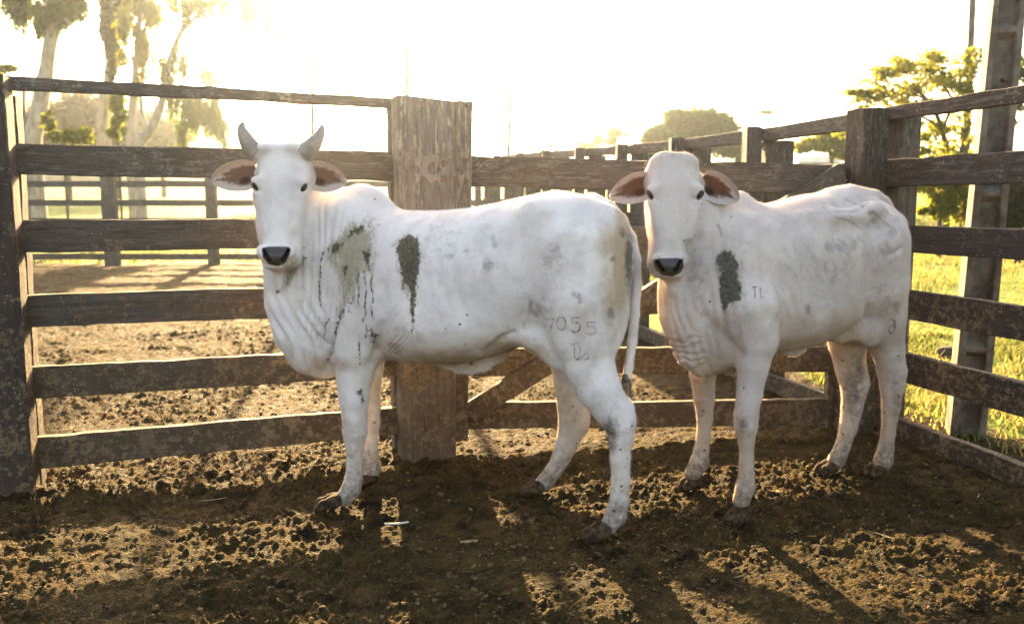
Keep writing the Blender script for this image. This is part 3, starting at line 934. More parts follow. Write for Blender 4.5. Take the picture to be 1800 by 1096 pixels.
def hair_coat(root, body, V, Q, dens, length, mat, skip, seed):
    at_ = {}
    for k_ in ('mud', 'wash', 'grey', 'tan', 'legmud_dark', 'leg', 'pink'):
        a_ = np.empty(len(V), np.float32); body.data.attributes[k_].data.foreach_get('value', a_); at_[k_] = a_
    """Short lying hair over the hide: thousands of fine tapered blades."""
    rng = np.random.default_rng(seed)
    A, B, C, D = (V[Q[:, i]] for i in range(4))
    area = .5 * np.linalg.norm(np.cross(C - A, D - B), axis=1)
    k = rng.choice(len(Q), int(area.sum() * dens), p=area / area.sum())
    u, v = rng.uniform(0, 1, (2, len(k), 1))
    p = (A[k] * (1 - u) + B[k] * u) * (1 - v) + (D[k] * (1 - u) + C[k] * u) * v
    nrm = np.cross(C[k] - A[k], D[k] - B[k]); nrm /= np.linalg.norm(nrm, axis=1, keepdims=True) + 1e-12
    keep = ~skip(p); p, nrm, k = p[keep], nrm[keep], k[keep]; n = len(p)
    lie = np.array([.25, .1, -1.]) + .35 * rng.normal(size=(n, 3))
    lie -= nrm * (lie * nrm).sum(1, keepdims=True); lie /= np.linalg.norm(lie, axis=1, keepdims=True) + 1e-9
    d = lie * .80 + nrm * rng.uniform(.3, .95, (n, 1))
    L = length * rng.uniform(.5, 1.3, (n, 1)); s = np.cross(nrm, lie) * .0005
    t = p + d * L - nrm * L * .12
    W = np.stack([p - s - nrm * .001, p + s - nrm * .001, t], 1).reshape(-1, 3) - np.array(root.location)
    me = np_mesh("hair_coat", W, None, np.arange(3 * n).reshape(-1, 3))
    o = link_mesh("hair_coat", me, mat, root, smooth=False)
    o['kind'] = 'stuff'
    for k_, a_ in at_.items(): set_attr(me, k_, np.repeat(a_[Q[k, 0]], 3))
    return o
def brand(root, body_bvh, strokes, width, Y, mat, name="brand"):
    """Branding-iron mark: strokes measured on the photo, laid on the hide as one thin ribbon mesh."""
    V, Q = [], []
    org = Vector((0, 0, CAM_H))
    for st in strokes:
        pts = [np.array(p, float) for p in st]
        dense = []
        for a, b in zip(pts[:-1], pts[1:]):
            m = max(2, int(np.hypot(*(b - a)) / 1.6))
            dense += [a + (b - a) * i / m for i in range(m)]
        dense.append(pts[-1]); dense = np.array(dense)
        tg = np.gradient(dense, axis=0); tg /= np.linalg.norm(tg, axis=1, keepdims=True) + 1e-9
        nr = np.stack([-tg[:, 1], tg[:, 0]], 1)
        start = None
        for i, (p, nn) in enumerate(zip(dense, nr)):
            w = width * (.8 + .35 * math.sin(i * 1.7 + len(V)))
            pair = []
            for sgn in (-1, 1):
                q = p + nn * sgn * w * .5
                dirv = (Vector(P(q[0], q[1], Y)) - org).normalized()
                hit = body_bvh.ray_cast(org, dirv)
                if hit[0] is None: break
                pair.append(hit[0] + hit[1] * .0012)
            if len(pair) < 2: start = None; continue
            V += [tuple(v - root.location) for v in pair]
            if start is not None:
                k = len(V)
                Q.append((k - 4, k - 3, k - 1, k - 2))
            start = True
    me = bpy.data.meshes.new(name); me.from_pydata(V, [], Q); me.update()
    return link_mesh(name, me, mat, root)
def brand_material():
    n = NT("branded_skin")
    co = n.coord('Object')
    k = n.noise(co, 130, 4, .7)
    d = n.bsdf((.16, .145, .145), .8, None, .2)
    tr = n.n("BsdfTransparent"); mx = n.n("MixShader")
    n.set(mx.inputs[0], n.ramp(n.math('ADD', n.math('MULTIPLY', k, .6), n.math('MULTIPLY', n.noise(co, 24, 3), .4)), .40, .60, .12, .72))
    n.t.links.new(tr.outputs[0], mx.inputs[1]); n.t.links.new(d, mx.inputs[2])
    return n.done(mx.outputs[0])
BRAND = brand_material()
# ------------------------------------------------------------------ common set-up of a cow
from mathutils.bvhtree import BVHTree
def frame_of(front_mid, rear_mid):
    a = np.array([*front_mid, 0.]); b = np.array([*rear_mid, 0.])
    ax = (a - b) / np.linalg.norm(a - b); la = np.array([-ax[1], ax[0], 0.])
    if la[1] > 0: la = -la
    def at(px, py, off=0.):
        """Point seen at (px,py) on the animal's middle plane moved off metres towards the photographer."""
        q = b + la * off
        r = P(px, py, 1.0) - np.array([0, 0, CAM_H])
        k = ((q - [0, 0, CAM_H]) @ la) / (r @ la)
        return np.array([0, 0, CAM_H]) + r * k
    return b, ax, la, at
UPV = np.array([0, 0, 1.])
def R_(r_px, Y): return r_px * Y / FPX

def finish_body(root, clay, mat, wrinkles, paint):
    V, Q = clay.mesh()
    V = relax(V, Q, 2, .5)
    N = vert_normals(V, Q)
    px, py = PIX(V)
    view = V - np.array([0, 0, CAM_H]); view /= np.linalg.norm(view, axis=1, keepdims=True)
    facing = -(N * view).sum(1)
    V = V + N * wrinkles(V, N, px, py, facing)[:, None]
    N = vert_normals(V, Q)
    me = np_mesh("body", V - np.array(root.location), Q)
    for k, v in paint(V, N, px, py, facing).items(): set_attr(me, k, v)
    o = link_mesh("body", me, mat, root)
    px, py = PIX(V)
    return o, BVHTree.FromPolygons([tuple(v) for v in V], [tuple(q) for q in Q]), V, Q

MUDPOLY_L = [[(704, 421), (718, 413), (733, 417), (738, 432), (737, 470), (732, 500), (729, 535), (706, 490), (696, 440)], [(574, 436), (612, 400), (655, 390), (655, 462), (646, 470), (610, 450), (590, 452)]]
# ------------------------------------------------------------------ horned cow, standing side on, head turned to the photographer
def horned_cow():
    b, ax, la, at = frame_of((-.71, 3.62), (.245, 3.40))
    root = empty("cow", (-.23, 3.5, 0), "white horned cow standing side on with mud splashed shoulder and a number on its thigh", "cow")
    c = Clay((-1.38, 2.95, -.03), (.66, 4.02, 1.62), .0075)
    # barrel, measured (x, back, belly, half width, power)
    S = [(1100, 398, 450, .045, 2), (1090, 378, 486, .10, 2.1), (1070, 363, 545, .17, 2.2), (1030, 347, 575, .225, 2.3), (985, 333, 585, .245, 2.3), (930, 344, 592, .255, 2.2),
         (880, 356, 606, .275, 2.2), (825, 366, 628, .295, 2.2), (770, 371, 633, .295, 2.2), (725, 371, 630, .28, 2.2), (690, 368, 628, .25, 2.2),
         (650, 366, 632, .225, 2.2), (610, 372, 640, .20, 2.2), (575, 392, 640, .165, 2.1), (545, 420, 632, .13, 2), (520, 455, 610, .09, 2)]
    st = []
    for x, t, o, w, pw in S:
        p, q = at(x, t), at(x, o)
        u = (p - b) @ ax
        zc = q[2] + .48 * (p[2] - q[2])
        st.append((u, 0, zc, p[2] - zc, zc - q[2], w, pw))
    c.loft(b, ax, la, UPV, st, k=.02, sm=.07)
    axes = np.array([ax, la, UPV])
    def tilt(deg):
        r = math.radians(deg); A = axes.copy()
        A[0] = ax * math.cos(r) + UPV * math.sin(r); A[2] = -ax * math.sin(r) + UPV * math.cos(r)
        return A
    # hump over the shoulders, leaning back
    c.chain([(at(612, 382), .075), (at(638, 365), .085), (at(660, 362), .064), (at(673, 366), .042)], k=.06, flat=(la, .75))
    c.chain([(at(580, 382), .075), (at(600, 372), .078), (at(635, 365), .07)], k=.08, flat=(la, .8))
    # shoulder blades and upper arm, haunches, hip points on both sides
    for s in (1, -1):
        c.ball(at(622, 450, .10 * s), (.125, .10, .25), tilt(-12), k=.07)
        c.ball(at(632, 575, .12 * s), (.12, .085, .14), tilt(10), k=.06)
        c.ball(at(1020, 455, .12 * s), (.21, .125, .24), tilt(-14), k=.06)
        c.ball(at(1035, 550, .135 * s), (.155, .10, .17), axes, k=.06)
        c.ball(at(948, 372, .17 * s), (.075, .05, .05), axes, k=.07)
        c.ball(at(1073, 395, .09 * s), (.045, .05, .06), axes, k=.06)
    c.ball(at(800, 560, 0), (.36, .285, .14), axes, k=.10)
    # flank fold from the stifle to the belly (near side) and the navel flap
    c.chain([(at(905, 588, .17), .03), (at(945, 600, .15), .045), (at(985, 625, .13), .06)], k=.05, flat=(la, .7))
    c.chain([(at(905, 590, -.17), .03), (at(960, 610, -.15), .05), (at(985, 625, -.13), .06)], k=.05, flat=(la, .7))
    c.chain([(at(772, 628), .035), (at(806, 644), .030), (at(826, 652), .018), (at(850, 641), .030), (at(880, 620), .035)], k=.03, flat=(la, .45))
    # ---- legs: (x, y, distance, radius in px)
    def leg(rows, k=.035, **kw): c.chain([(P(x, y, Y), R_(r, Y)) for x, y, Y, r in rows], k=k, **kw)
    leg([(622, 560, 3.52, 52), (627, 618, 3.50, 41), (624, 655, 3.50, 33), (622, 700, 3.49, 26.5), (624, 735, 3.485, 21.5), (625, 758, 3.48, 20), (624, 785, 3.485, 15.5), (623, 815, 3.49, 14), (622, 842, 3.49, 15), (618, 858, 3.485, 17), (606, 874, 3.475, 15.5)], k=.05)
    leg([(612, 757, 3.485, 9), (614, 772, 3.485, 8)], k=.02)
    leg([(640, 560, 3.78, 50), (645, 620, 3.79, 33), (651, 665, 3.79, 20), (651, 715, 3.79, 17), (652, 745, 3.79, 15.5), (651, 768, 3.79, 13), (653, 800, 3.79, 12.5), (655, 822, 3.79, 15), (650, 838, 3.785, 14)], k=.05)
    leg([(1010, 440, 3.30, 88), (1022, 520, 3.25, 74), (1030, 590, 3.22, 58), (1036, 640, 3.20, 43), (1052, 682, 3.18, 38.5), (1075, 718, 3.17, 33), (1088, 742, 3.165, 27), (1090, 770, 3.165, 21), (1090, 805, 3.165, 17.5), (1091, 845, 3.16, 16), (1089, 880, 3.155, 17), (1083, 905, 3.15, 19.5), (1071, 922, 3.14, 17)], k=.05)
    leg([(1102, 716, 3.175, 12), (1101, 735, 3.17, 13), (1097, 770, 3.17, 11)], k=.03)
    leg([(992, 440, 3.60, 80), (1002, 540, 3.62, 62), (1000, 610, 3.65, 42), (1000, 665, 3.66, 27), (1006, 710, 3.665, 26), (1008, 742, 3.67, 26), (998, 775, 3.67, 20), (986, 806, 3.665, 16), (973, 828, 3.66, 15), (960, 845, 3.655, 15.5), (950, 852, 3.65, 14)], k=.05)
    leg([(1024, 728, 3.675, 11), (1020, 752, 3.672, 10)], k=.03)
    # ---- neck, throat, dewlap
    leg([(497, 345, 3.60, 52), (520, 385, 3.63, 66), (560, 430, 3.66, 82), (600, 470, 3.65, 92)], k=.07, flat=(la, .85))
    leg([(500, 400, 3.57, 40), (512, 450, 3.60, 50), (530, 510, 3.62, 62), (555, 560, 3.62, 66)], k=.07, flat=(la, .8))
    leg([(476, 455, 3.52, 9), (482, 500, 3.535, 12), (491, 545, 3.55, 17), (507, 590, 3.56, 20), (533, 628, 3.57, 24), (572, 638, 3.58, 24), (605, 628, 3.60, 26)], k=.05)
    leg([(500, 470, 3.56, 26), (508, 530, 3.58, 34), (530, 585, 3.60, 40), (565, 612, 3.6, 42)], k=.05)
    leg([(488, 468, 3.44, 9), (490, 490, 3.45, 7.5), (490, 503, 3.455, 5), (489, 512, 3.46, 2.5)], k=.02)
    # ---- head: stations from poll to muzzle (y, centre x, half breadth px, front distance, depth up, depth down, power)
    def head(rows, k=.03):
        top = P(rows[0][1], rows[0][0], rows[0][3]); bot = P(rows[-1][1], rows[-1][0], rows[-1][3])
        hx = (bot - top) / np.linalg.norm(bot - top)
        hl = np.array([1, 0, 0.]) - hx * hx[0]; hl /= np.linalg.norm(hl)
        hn = np.cross(hl, hx)
        if hn[1] > 0: hn = -hn
        out = []
        for y, x, w, Yf, dd, pw in rows:
            p = P(x, y, Yf) - top
            out.append((p @ hx, p @ hl, p @ hn - dd, dd, dd, R_(w, Yf), pw))
        c.loft(top, hx, hl, hn, out, k=k, sm=.025)
        return hx, hl, hn
    hx, hl, hn = head([(253, 492, 22, 3.46, .035, 2), (262, 492, 38, 3.455, .055, 2.2), (280, 493, 49, 3.435, .085, 2.4), (305, 494.5, 50, 3.415, .105, 2.6), (330, 492, 45, 3.405, .115, 2.6),
                       (350, 491, 42.5, 3.395, .118, 2.5), (377, 490, 39, 3.385, .112, 2.4), (405, 488, 35, 3.37, .10, 2.3), (430, 486.5, 35, 3.355, .085, 2.3), (446, 486, 37, 3.345, .075, 2.4), (458, 485.5, 34, 3.345, .065, 2.3), (468, 485, 23, 3.36, .045, 2)])
    H = lambda x, y, Y: P(x, y, Y)
    for s, ex, ey in ((-1, 449, 327), (1, 533, 329)):
        c.ball(H(ex - s * 3, ey - 10, 3.425), (.024, .026, .016), (hl, hn, hx), k=.035)        # brow
        c.ball(H(ex - s * 2, ey + 14, 3.43), (.018, .026, .012), (hl, hn, hx), k=.03)       # lower lid
        c.chain([(H(ex - s * 8, ey + 30, 3.415), .016), (H(ex - s * 18, ey + 72, 3.40), .014)], k=.04)   # cheek ridge
        c.ball(H(492 + s * 24, 261, 3.47), (.040, .04, .022), (hl, hn, hx), k=.03)           # poll bumps at the horns
        c.ball(H(486 + s * 23, 441, 3.347), (.030, .026, .028), (hl, hn, hx), k=.02)         # nostril wings
        c.chain([(H(486 + s * 12, 455, 3.312), .008), (H(486 + s * 17.5, 448, 3.318), .015), (H(486 + s * 22, 439, 3.325), .010)], k=.006, cut=True)
        sl = hl * .72 * s - hx * .69; sl /= np.linalg.norm(sl)
        c.ball(H(ex + s * 1.0, ey + 1, 3.425), (.0185, .022, .0095), (sl, hn, np.cross(hn, sl)), k=.008, cut=True)  # eye opening
        q_ = H(ex - s * 1.5, ey - 6, 3.418); c.chain([(q_ + sl * .011, .007), (q_ + hn * .005, .0095), (q_ - sl * .024, .007)], k=.014)   # upper lid
        c.chain([(H(492 + s * 36, 304, 3.55), .034), (H(492 + s * 52, 306, 3.55), .016)], k=.04)
        c.ball(H(492 + s * 43, 268, 3.475), (.030, .03, .028), (hl, hn, hx), k=.03)   # ear root
    c.ball(H(485, 451, 3.350), (.052, .036, .034), (hl, hn, hx), k=.02)
    c.ball(H(486, 464, 3.375), (.046, .045, .020), (hl, hn, hx), k=.02)                         # lower lip and chin
    c.chain([(H(460, 460, 3.375), .0045), (H(472, 466, 3.338), .0045), (H(500, 466, 3.338), .0045), (H(512, 459, 3.375), .0045)], k=.006, cut=True)
    # ---- tail: from the croup over the rump and down
    leg([(1040, 352, 3.40, 14), (1068, 368, 3.385, 15), (1090, 390, 3.37, 14.5), (1106, 420, 3.36, 13), (1115, 455, 3.35, 11.5), (1118, 500, 3.345, 10), (1116, 550, 3.34, 9), (1111, 600, 3.335, 8), (1105, 645, 3.33, 7.5), (1101, 672, 3.33, 7)], k=.02)

    def wrinkles(V, N, px, py, fc):
        d = .0035 * fbm(V[:, 0] * 9 + V[:, 1] * 4, V[:, 2] * 9, 3, 4)
        vis = sstep(.05, .4, fc)
        # hanging neck folds
        zone = sstep(515, 535, px) * sstep(650, 590, px - .12 * (py - 400)) * sstep(335, 370, py) * sstep(640, 560, py)
        ph = (px + .10 * (py - 400) + 7 * vnoise(px / 60, py / 110, 8) + 5 * vnoise(px / 25, py / 90, 9)) / 10.5
        fold = np.abs(((ph % 1) - .5) * 2)
        amp = -.0190 * (.45 + .55 * vnoise(px / 35 + 3, py / 120, 10))
        d = d + vis * zone * amp * ((1 - fold) ** 1.6 - .3)
        # folds of the dewlap, following its front edge
        zone2 = sstep(470, 480, px) * sstep(585, 555, px) * sstep(480, 530, py) * sstep(668, 640, py)
        ph2 = (px - .42 * np.maximum(0, py - 520) + 8 * vnoise(px / 50, py / 60, 18)) / 19
        d = d + vis * zone2 * .015 * (np.abs(((ph2 % 1) - .5) * 2) ** .8 - .5)
        # shoulder creases and the fold at the arm
        for pts, w, a in (([(598, 548), (584, 600), (577, 642)], 3, -.010), ([(560, 590), (580, 610), (590, 640)], 3, -.006), ([(668, 570), (664, 610), (650, 640)], 5, -.007),
                          ([(672, 500), (676, 560), (668, 615)], 8, -.006), ([(530, 510), (520, 560), (535, 600)], 4, -.008), ([(905, 586), (880, 596), (850, 622)], 4, -.010),
                          ([(950, 520), (930, 545), (905, 575)], 10, -.004), ([(690, 635), (760, 640), (800, 648)], 4, -.004)):
            d = d + vis * a * 1.8 * np.exp(-np.maximum(0, -line_sd(px, py, pts, 0)) ** 2 / (2 * w * w))
        # ribs and flank hollow, faintly
        rb = sstep(690, 740, px) * sstep(900, 830, px) * sstep(390, 430, py) * sstep(600, 540, py)
        d = d + vis * rb * .0022 * np.sin((px - .25 * (py - 480)) / 26 * 2 * np.pi)
        d = d - vis * .016 * np.exp(-(((px - 905) / 30) ** 2 + ((py - 450) / 48) ** 2))
        d = d - vis * .012 * np.exp(-(((px - 1000) / 45) ** 2 + ((py - 385) / 22) ** 2))
        # wrinkled hide behind the arm
        arm = sstep(660, 680, px) * sstep(740, 700, px) * sstep(540, 580, py) * sstep(640, 620, py)
        d = d + vis * arm * .003 * np.sin((px + py * .9) / 9 * 2 * np.pi + 3 * vnoise(px / 30, py / 30, 4))
        hd = (px < 556) & (py < 470) & (V[:, 1] < 3.56)
        fh = np.exp(-((px - 492) / 40) ** 2) * sstep(258, 270, py) * sstep(330, 300, py)
        return np.where(hd, d * .25 + .002 * fh * fbm(px / 12, py / 8, 14, 3), d)
    def paint(V, N, px, py, fc):
        vis = fc > 0.0
        near = vis & (px > 560)
        mud_dark = np.full(len(V), -3.); wash = np.full(len(V), -3.)
        def pm(poly, soft, m=near):
            return np.where(m, poly_sd(px, py, poly) / soft, -3)
        mud_dark = np.maximum(mud_dark, pm([(704, 421), (718, 413), (733, 417), (738, 432), (737, 470), (732, 500), (729, 535), (726.5, 578), (722, 545), (719, 506), (713, 498), (708, 512), (706, 484), (700, 452), (696, 440)], 6.5))
        for poly in ([(574, 436), (584, 421), (602, 424), (612, 418), (600, 440), (590, 450), (578, 452)], [(612, 400), (640, 392), (652, 398), (634, 412), (612, 420)], [(634, 440), (654, 436), (655, 462), (648, 482), (642, 466)],
                     [(600, 470), (612, 458), (618, 462), (606, 484)], [(647, 582), (656, 574), (663, 590), (661, 604), (653, 612), (650, 598)], [(622, 684), (640, 682), (644, 712), (636, 708), (630, 696)],
                     [(594, 548), (602, 535), (606, 545), (598, 560)], [(529, 450), (536, 442), (540, 452), (533, 468)]):
            mud_dark = np.maximum(mud_dark, pm(poly, 11, vis) - .25)
        for pts, r in (([(568, 442), (562, 480), (559, 512), (563, 540)], 1.1), ([(597, 545), (586, 590), (577, 640)], .9), ([(640, 476), (643, 510), (640, 565)], 1.2), ([(631, 480), (630, 515), (629, 540)], .9),  # includes the arm crease, its shade painted as a dark line
                       ([(652, 480), (655, 560)], 1.0), ([(634, 600), (632, 640)], 1.2), ([(726, 560), (725, 585)], .9), ([(646, 570), (641, 605)], 1.0), ([(577, 560), (569, 600)], .6)):
            mud_dark = np.maximum(mud_dark, np.where(vis, line_sd(px + 2.5 * vnoise(py / 11, py * 0 + r * 7, 5), py, pts, r * .6) / 2.2 + .30, -3))
        wash = np.maximum(wash, pm([(622, 390), (658, 384), (660, 420), (654, 470), (650, 500), (640, 472), (632, 500), (616, 530), (602, 560), (594, 562), (596, 530), (600, 500), (588, 470), (575, 450), (575, 432), (600, 405)], 22))
        wash = np.maximum(wash, pm([(497, 466), (522, 452), (522, 488), (515, 500), (500, 504)], 10, vis))
        wash = np.maximum(wash, pm([(655, 410), (664, 420), (664, 450), (655, 470)], 16) - .2)
        wash = np.maximum(wash, pm([(700, 416), (720, 408), (738, 412), (744, 432), (743, 475), (736, 520), (728, 580), (720, 540), (700, 500), (692, 440)], 26) - .28)
        tleg = .42 * sstep(.62, .30, V[:, 2])
        grey = np.full(len(V), -1.)
        for x, y, rx, ry, a in ((858, 466, 9, 12, 1.1), (793, 450, 7, 5, 1.1), (820, 440, 14, 3, .9), (945, 540, 14, 16, 1.0), (972, 450, 16, 22, .7), (770, 435, 40, 50, .45), (930, 560, 28, 30, .55), (868, 428, 5, 10, .9), (1010, 515, 5, 14, .8), (806, 640, 40, 6, .5), (990, 500, 60, 10, .35), (690, 620, 30, 12, .3)):
            grey = np.maximum(grey, np.where(vis, a * np.exp(-.5 * (((px - x) / rx) ** 2 + ((py - y) / ry) ** 2)), -1))
        for pts, r, a in (([(934, 530), (932, 545), (945, 556)], 2.5, 1.0), ([(1018, 520), (1019, 530)], 2.5, 1.3), ([(1075, 545), (1077, 556), (1072, 552)], 2.5, 1.3), ([(700, 420), (690, 432)], 1.5, .7)):
            grey = np.maximum(grey, np.where(vis, np.clip(line_sd(px, py, pts, r) / 4 + a, -1, 1.3), -1))
        tan = tleg
        for x, y, rx, ry, a in ((1090, 465, 11, 70, 1.25), (1075, 500, 20, 70, .6), (1072, 430, 22, 30, .75), (780, 635, 90, 18, .75), (900, 620, 50, 22, .8), (560, 640, 60, 16, .6), (1040, 570, 60, 60, .3), (690, 610, 40, 22, .45)):
            tan = np.maximum(tan, a * np.exp(-.5 * (((px - x) / rx) ** 2 + ((py - y) / ry) ** 2)))
        tan = np.maximum(tan, np.where(V[:, 1] > 3.57, .5 * sstep(600, 700, py) * (py > 590), 0))  # far legs warmer: light shining through them put into the colour
        body_z = V[:, 2]
        legm = np.where(body_z < .5, .52 * sstep(.26, .04, body_z) + .12 * sstep(.5, .3, body_z), 0)
        for x, y, rx, ry, a in ((1070, 765, 12, 26, .75), (1106, 455, 6, 44, .95), (1094, 410, 7, 9, .6), (1076, 455, 5, 5, .55), (985, 815, 14, 16, .5), (1075, 905, 18, 20, .55), (1092, 640, 4, 60, .2)):
            legm = np.maximum(legm, a * np.exp(-.5 * (((px - x) / rx) ** 2 + ((py - y) / ry) ** 2)))  # also a dark brown strip along the underside of the tail
        hd = (V[:, 1] < 3.5) & (py < 475) & (px < 560)
        dark = np.where(hd & vis, np.clip(.5 + poly_sd(px, py, [(460, 436), (474, 433), (498, 433), (510, 434), (509, 448), (502, 462), (488, 468), (472, 464), (462, 452)]) / 5, 0, 1), 0)
        for ex, ey, s in ((449, 327, -1), (533, 329, 1)):
            dark = np.maximum(dark, np.where(hd, np.clip(1.5 - np.hypot((px - ex - s * 1.5 + s * .45 * (py - ey)) / 4.6, (py - ey - 1 ) / 8.0), 0, 1), 0))
        dark = np.maximum(dark, np.where((np.hypot(px - 489, py - 512) < 4), .8, 0))
        hole = np.zeros(len(V))
        for s in (-1, 1):
            hole = np.maximum(hole, np.where(hd & vis, np.clip(.5 + line_sd(px, py, [(485.5 + s * 11.5, 456), (485.5 + s * 16.5, 449), (485.5 + s * 21.5, 440)], 3.6) / 3, 0, 1), 0))
        pink = np.zeros(len(V))
        for x, y, rx, ry, a in ((485, 500, 5, 24, .35), (520, 610, 25, 30, .22), (488, 473, 12, 4, .4)):
            pink = np.maximum(pink, a * np.exp(-.5 * (((px - x) / rx) ** 2 + ((py - y) / ry) ** 2)))
        return dict(mud=mud_dark, wash=wash, grey=grey, tan=tan, legmud_dark=legm, leg=sstep(.75, .3, body_z), dark=dark, pink=pink, hole=hole)
    hide = hide_material("white_hide", (.82, .765, .715), (.69, .625, .605), (.028, .023, .012), (.13, .105, .055))
    body, bvh, V0, Q0 = finish_body(root, c, hide, wrinkles, paint)
    def bare(p):
        x, y = PIX(p)
        m = (p[:, 2] < .10) | ((p[:, 1] < 3.5) & (poly_sd(x, y, [(458, 433), (512, 432), (508, 464), (488, 470), (464, 466)]) > 0) & (x < 515))
        for ex, ey in ((449, 328), (533, 330)): m |= (np.hypot(x - ex, y - ey) < 11) & (p[:, 1] < 3.55)
        return m
    hair_coat(root, body, V0, Q0, 60000, .0105, hide_material("white_hair", (.84, .785, .735), (.72, .665, .63), (.028, .023, .012), (.13, .105, .055), 4.2, .4), bare, 21)
    # ---- horns, ears, eyes, hooves, tail hair, brands
    for pts, rr in (([(452, 268, 3.475), (441, 258, 3.47), (430, 240, 3.465), (425, 226, 3.47), (427.5, 216, 3.475)], (18, 16, 11.5, 7.6, 4)),
                    ([(535, 270, 3.475), (546, 259, 3.47), (558, 244, 3.465), (564.5, 231, 3.47), (566.5, 221, 3.475)], (18, 15.5, 11, 7.2, 3.8))):
        V, Q, T = tube([P(*p) for p in pts], [R_(r, 3.47) for r in rr], 20, 40)
        child_mesh("horn", V, Q, T, HORN, root)
    deepL, rimL = (.10, .068, .055), (.60, .52, .47)
    em = ear_material("ear_skin", deepL, rimL)
    ear(root, P(450, 304, 3.495), P(371, 317, 3.47), UPV, np.array([-.1, -1, -.05]), R_(26.5, 3.48), .040, deepL, rimL, em, skew=0)
    ear(root, P(538, 305, 3.495), P(609, 320, 3.47), UPV, np.array([.1, -1, -.05]), R_(26, 3.48), .040, deepL, rimL, em, skew=0)
    for s, ex, ey in ((-1, 448.5, 328.5), (1, 533.5, 330.5)):
        eye(root, P(ex + s, ey, 3.432), hl * .66 * s - hx * .75, hn, (.0185, .0100, .013))
    for ank, toe in (((604, 876, 3.475), (-.845, 3.43, .0)), ((648, 840, 3.785), (-.73, 3.74, .0)), ((1068, 922, 3.14), (.285, 3.09, .0)), ((949, 853, 3.65), (.045, 3.625, .0))):
        a = P(*ank); a[2] = max(a[2], .05)
        hoof(root, a, toe, .022, .86)
    V, Q, T = tube([P(1101.5, 656, 3.33), P(1100, 678, 3.33), P(1103, 698, 3.33), P(1109, 722, 3.33)], [.0165, .024, .019, .003], 14, 16)
    child_mesh("tail_tuft", V, Q, T, TUFT, root)
    digits = [[(961, 560), (974, 560), (967, 583)], [(983, 558), (989, 556), (994, 562), (994, 574), (989, 580), (983, 578), (979, 570), (979, 563), (983, 558)],
              [(1020, 557), (1006, 558), (1006, 568), (1014, 566), (1020, 572), (1018, 581), (1010, 584), (1003, 580)],
              [(1047, 566), (1033, 566), (1033, 575), (1042, 573), (1048, 578), (1046, 585), (1038, 588), (1029, 585)]]
    brand(root, bvh, digits, 3.3, 3.2, BRAND, "number_brand")
    brand(root, bvh, [[(1004, 605), (1015, 602), (1020, 610), (1020, 626), (1013, 632), (1010, 626), (1010, 606)], [(1012, 632), (1022, 630), (1028, 620), (1034, 622), (1035, 629), (1028, 632)]], 3.1, 3.2, BRAND, "symbol_brand")
    brand(root, bvh, [[(621, 521), (618, 534)], [(613, 523), (612, 531), (619, 534)], [(614, 537), (612, 548), (619, 549)]], 2.3, 3.4, BRAND, "letter_brand")
    return root, body
horned_cow()
MUDPOLY_R = [(1256, 462), (1262, 447), (1272, 440), (1284, 440), (1292, 448), (1297, 462), (1298, 488), (1305, 505), (1302, 526), (1290, 530), (1276, 545), (1265, 526), (1263, 500)]
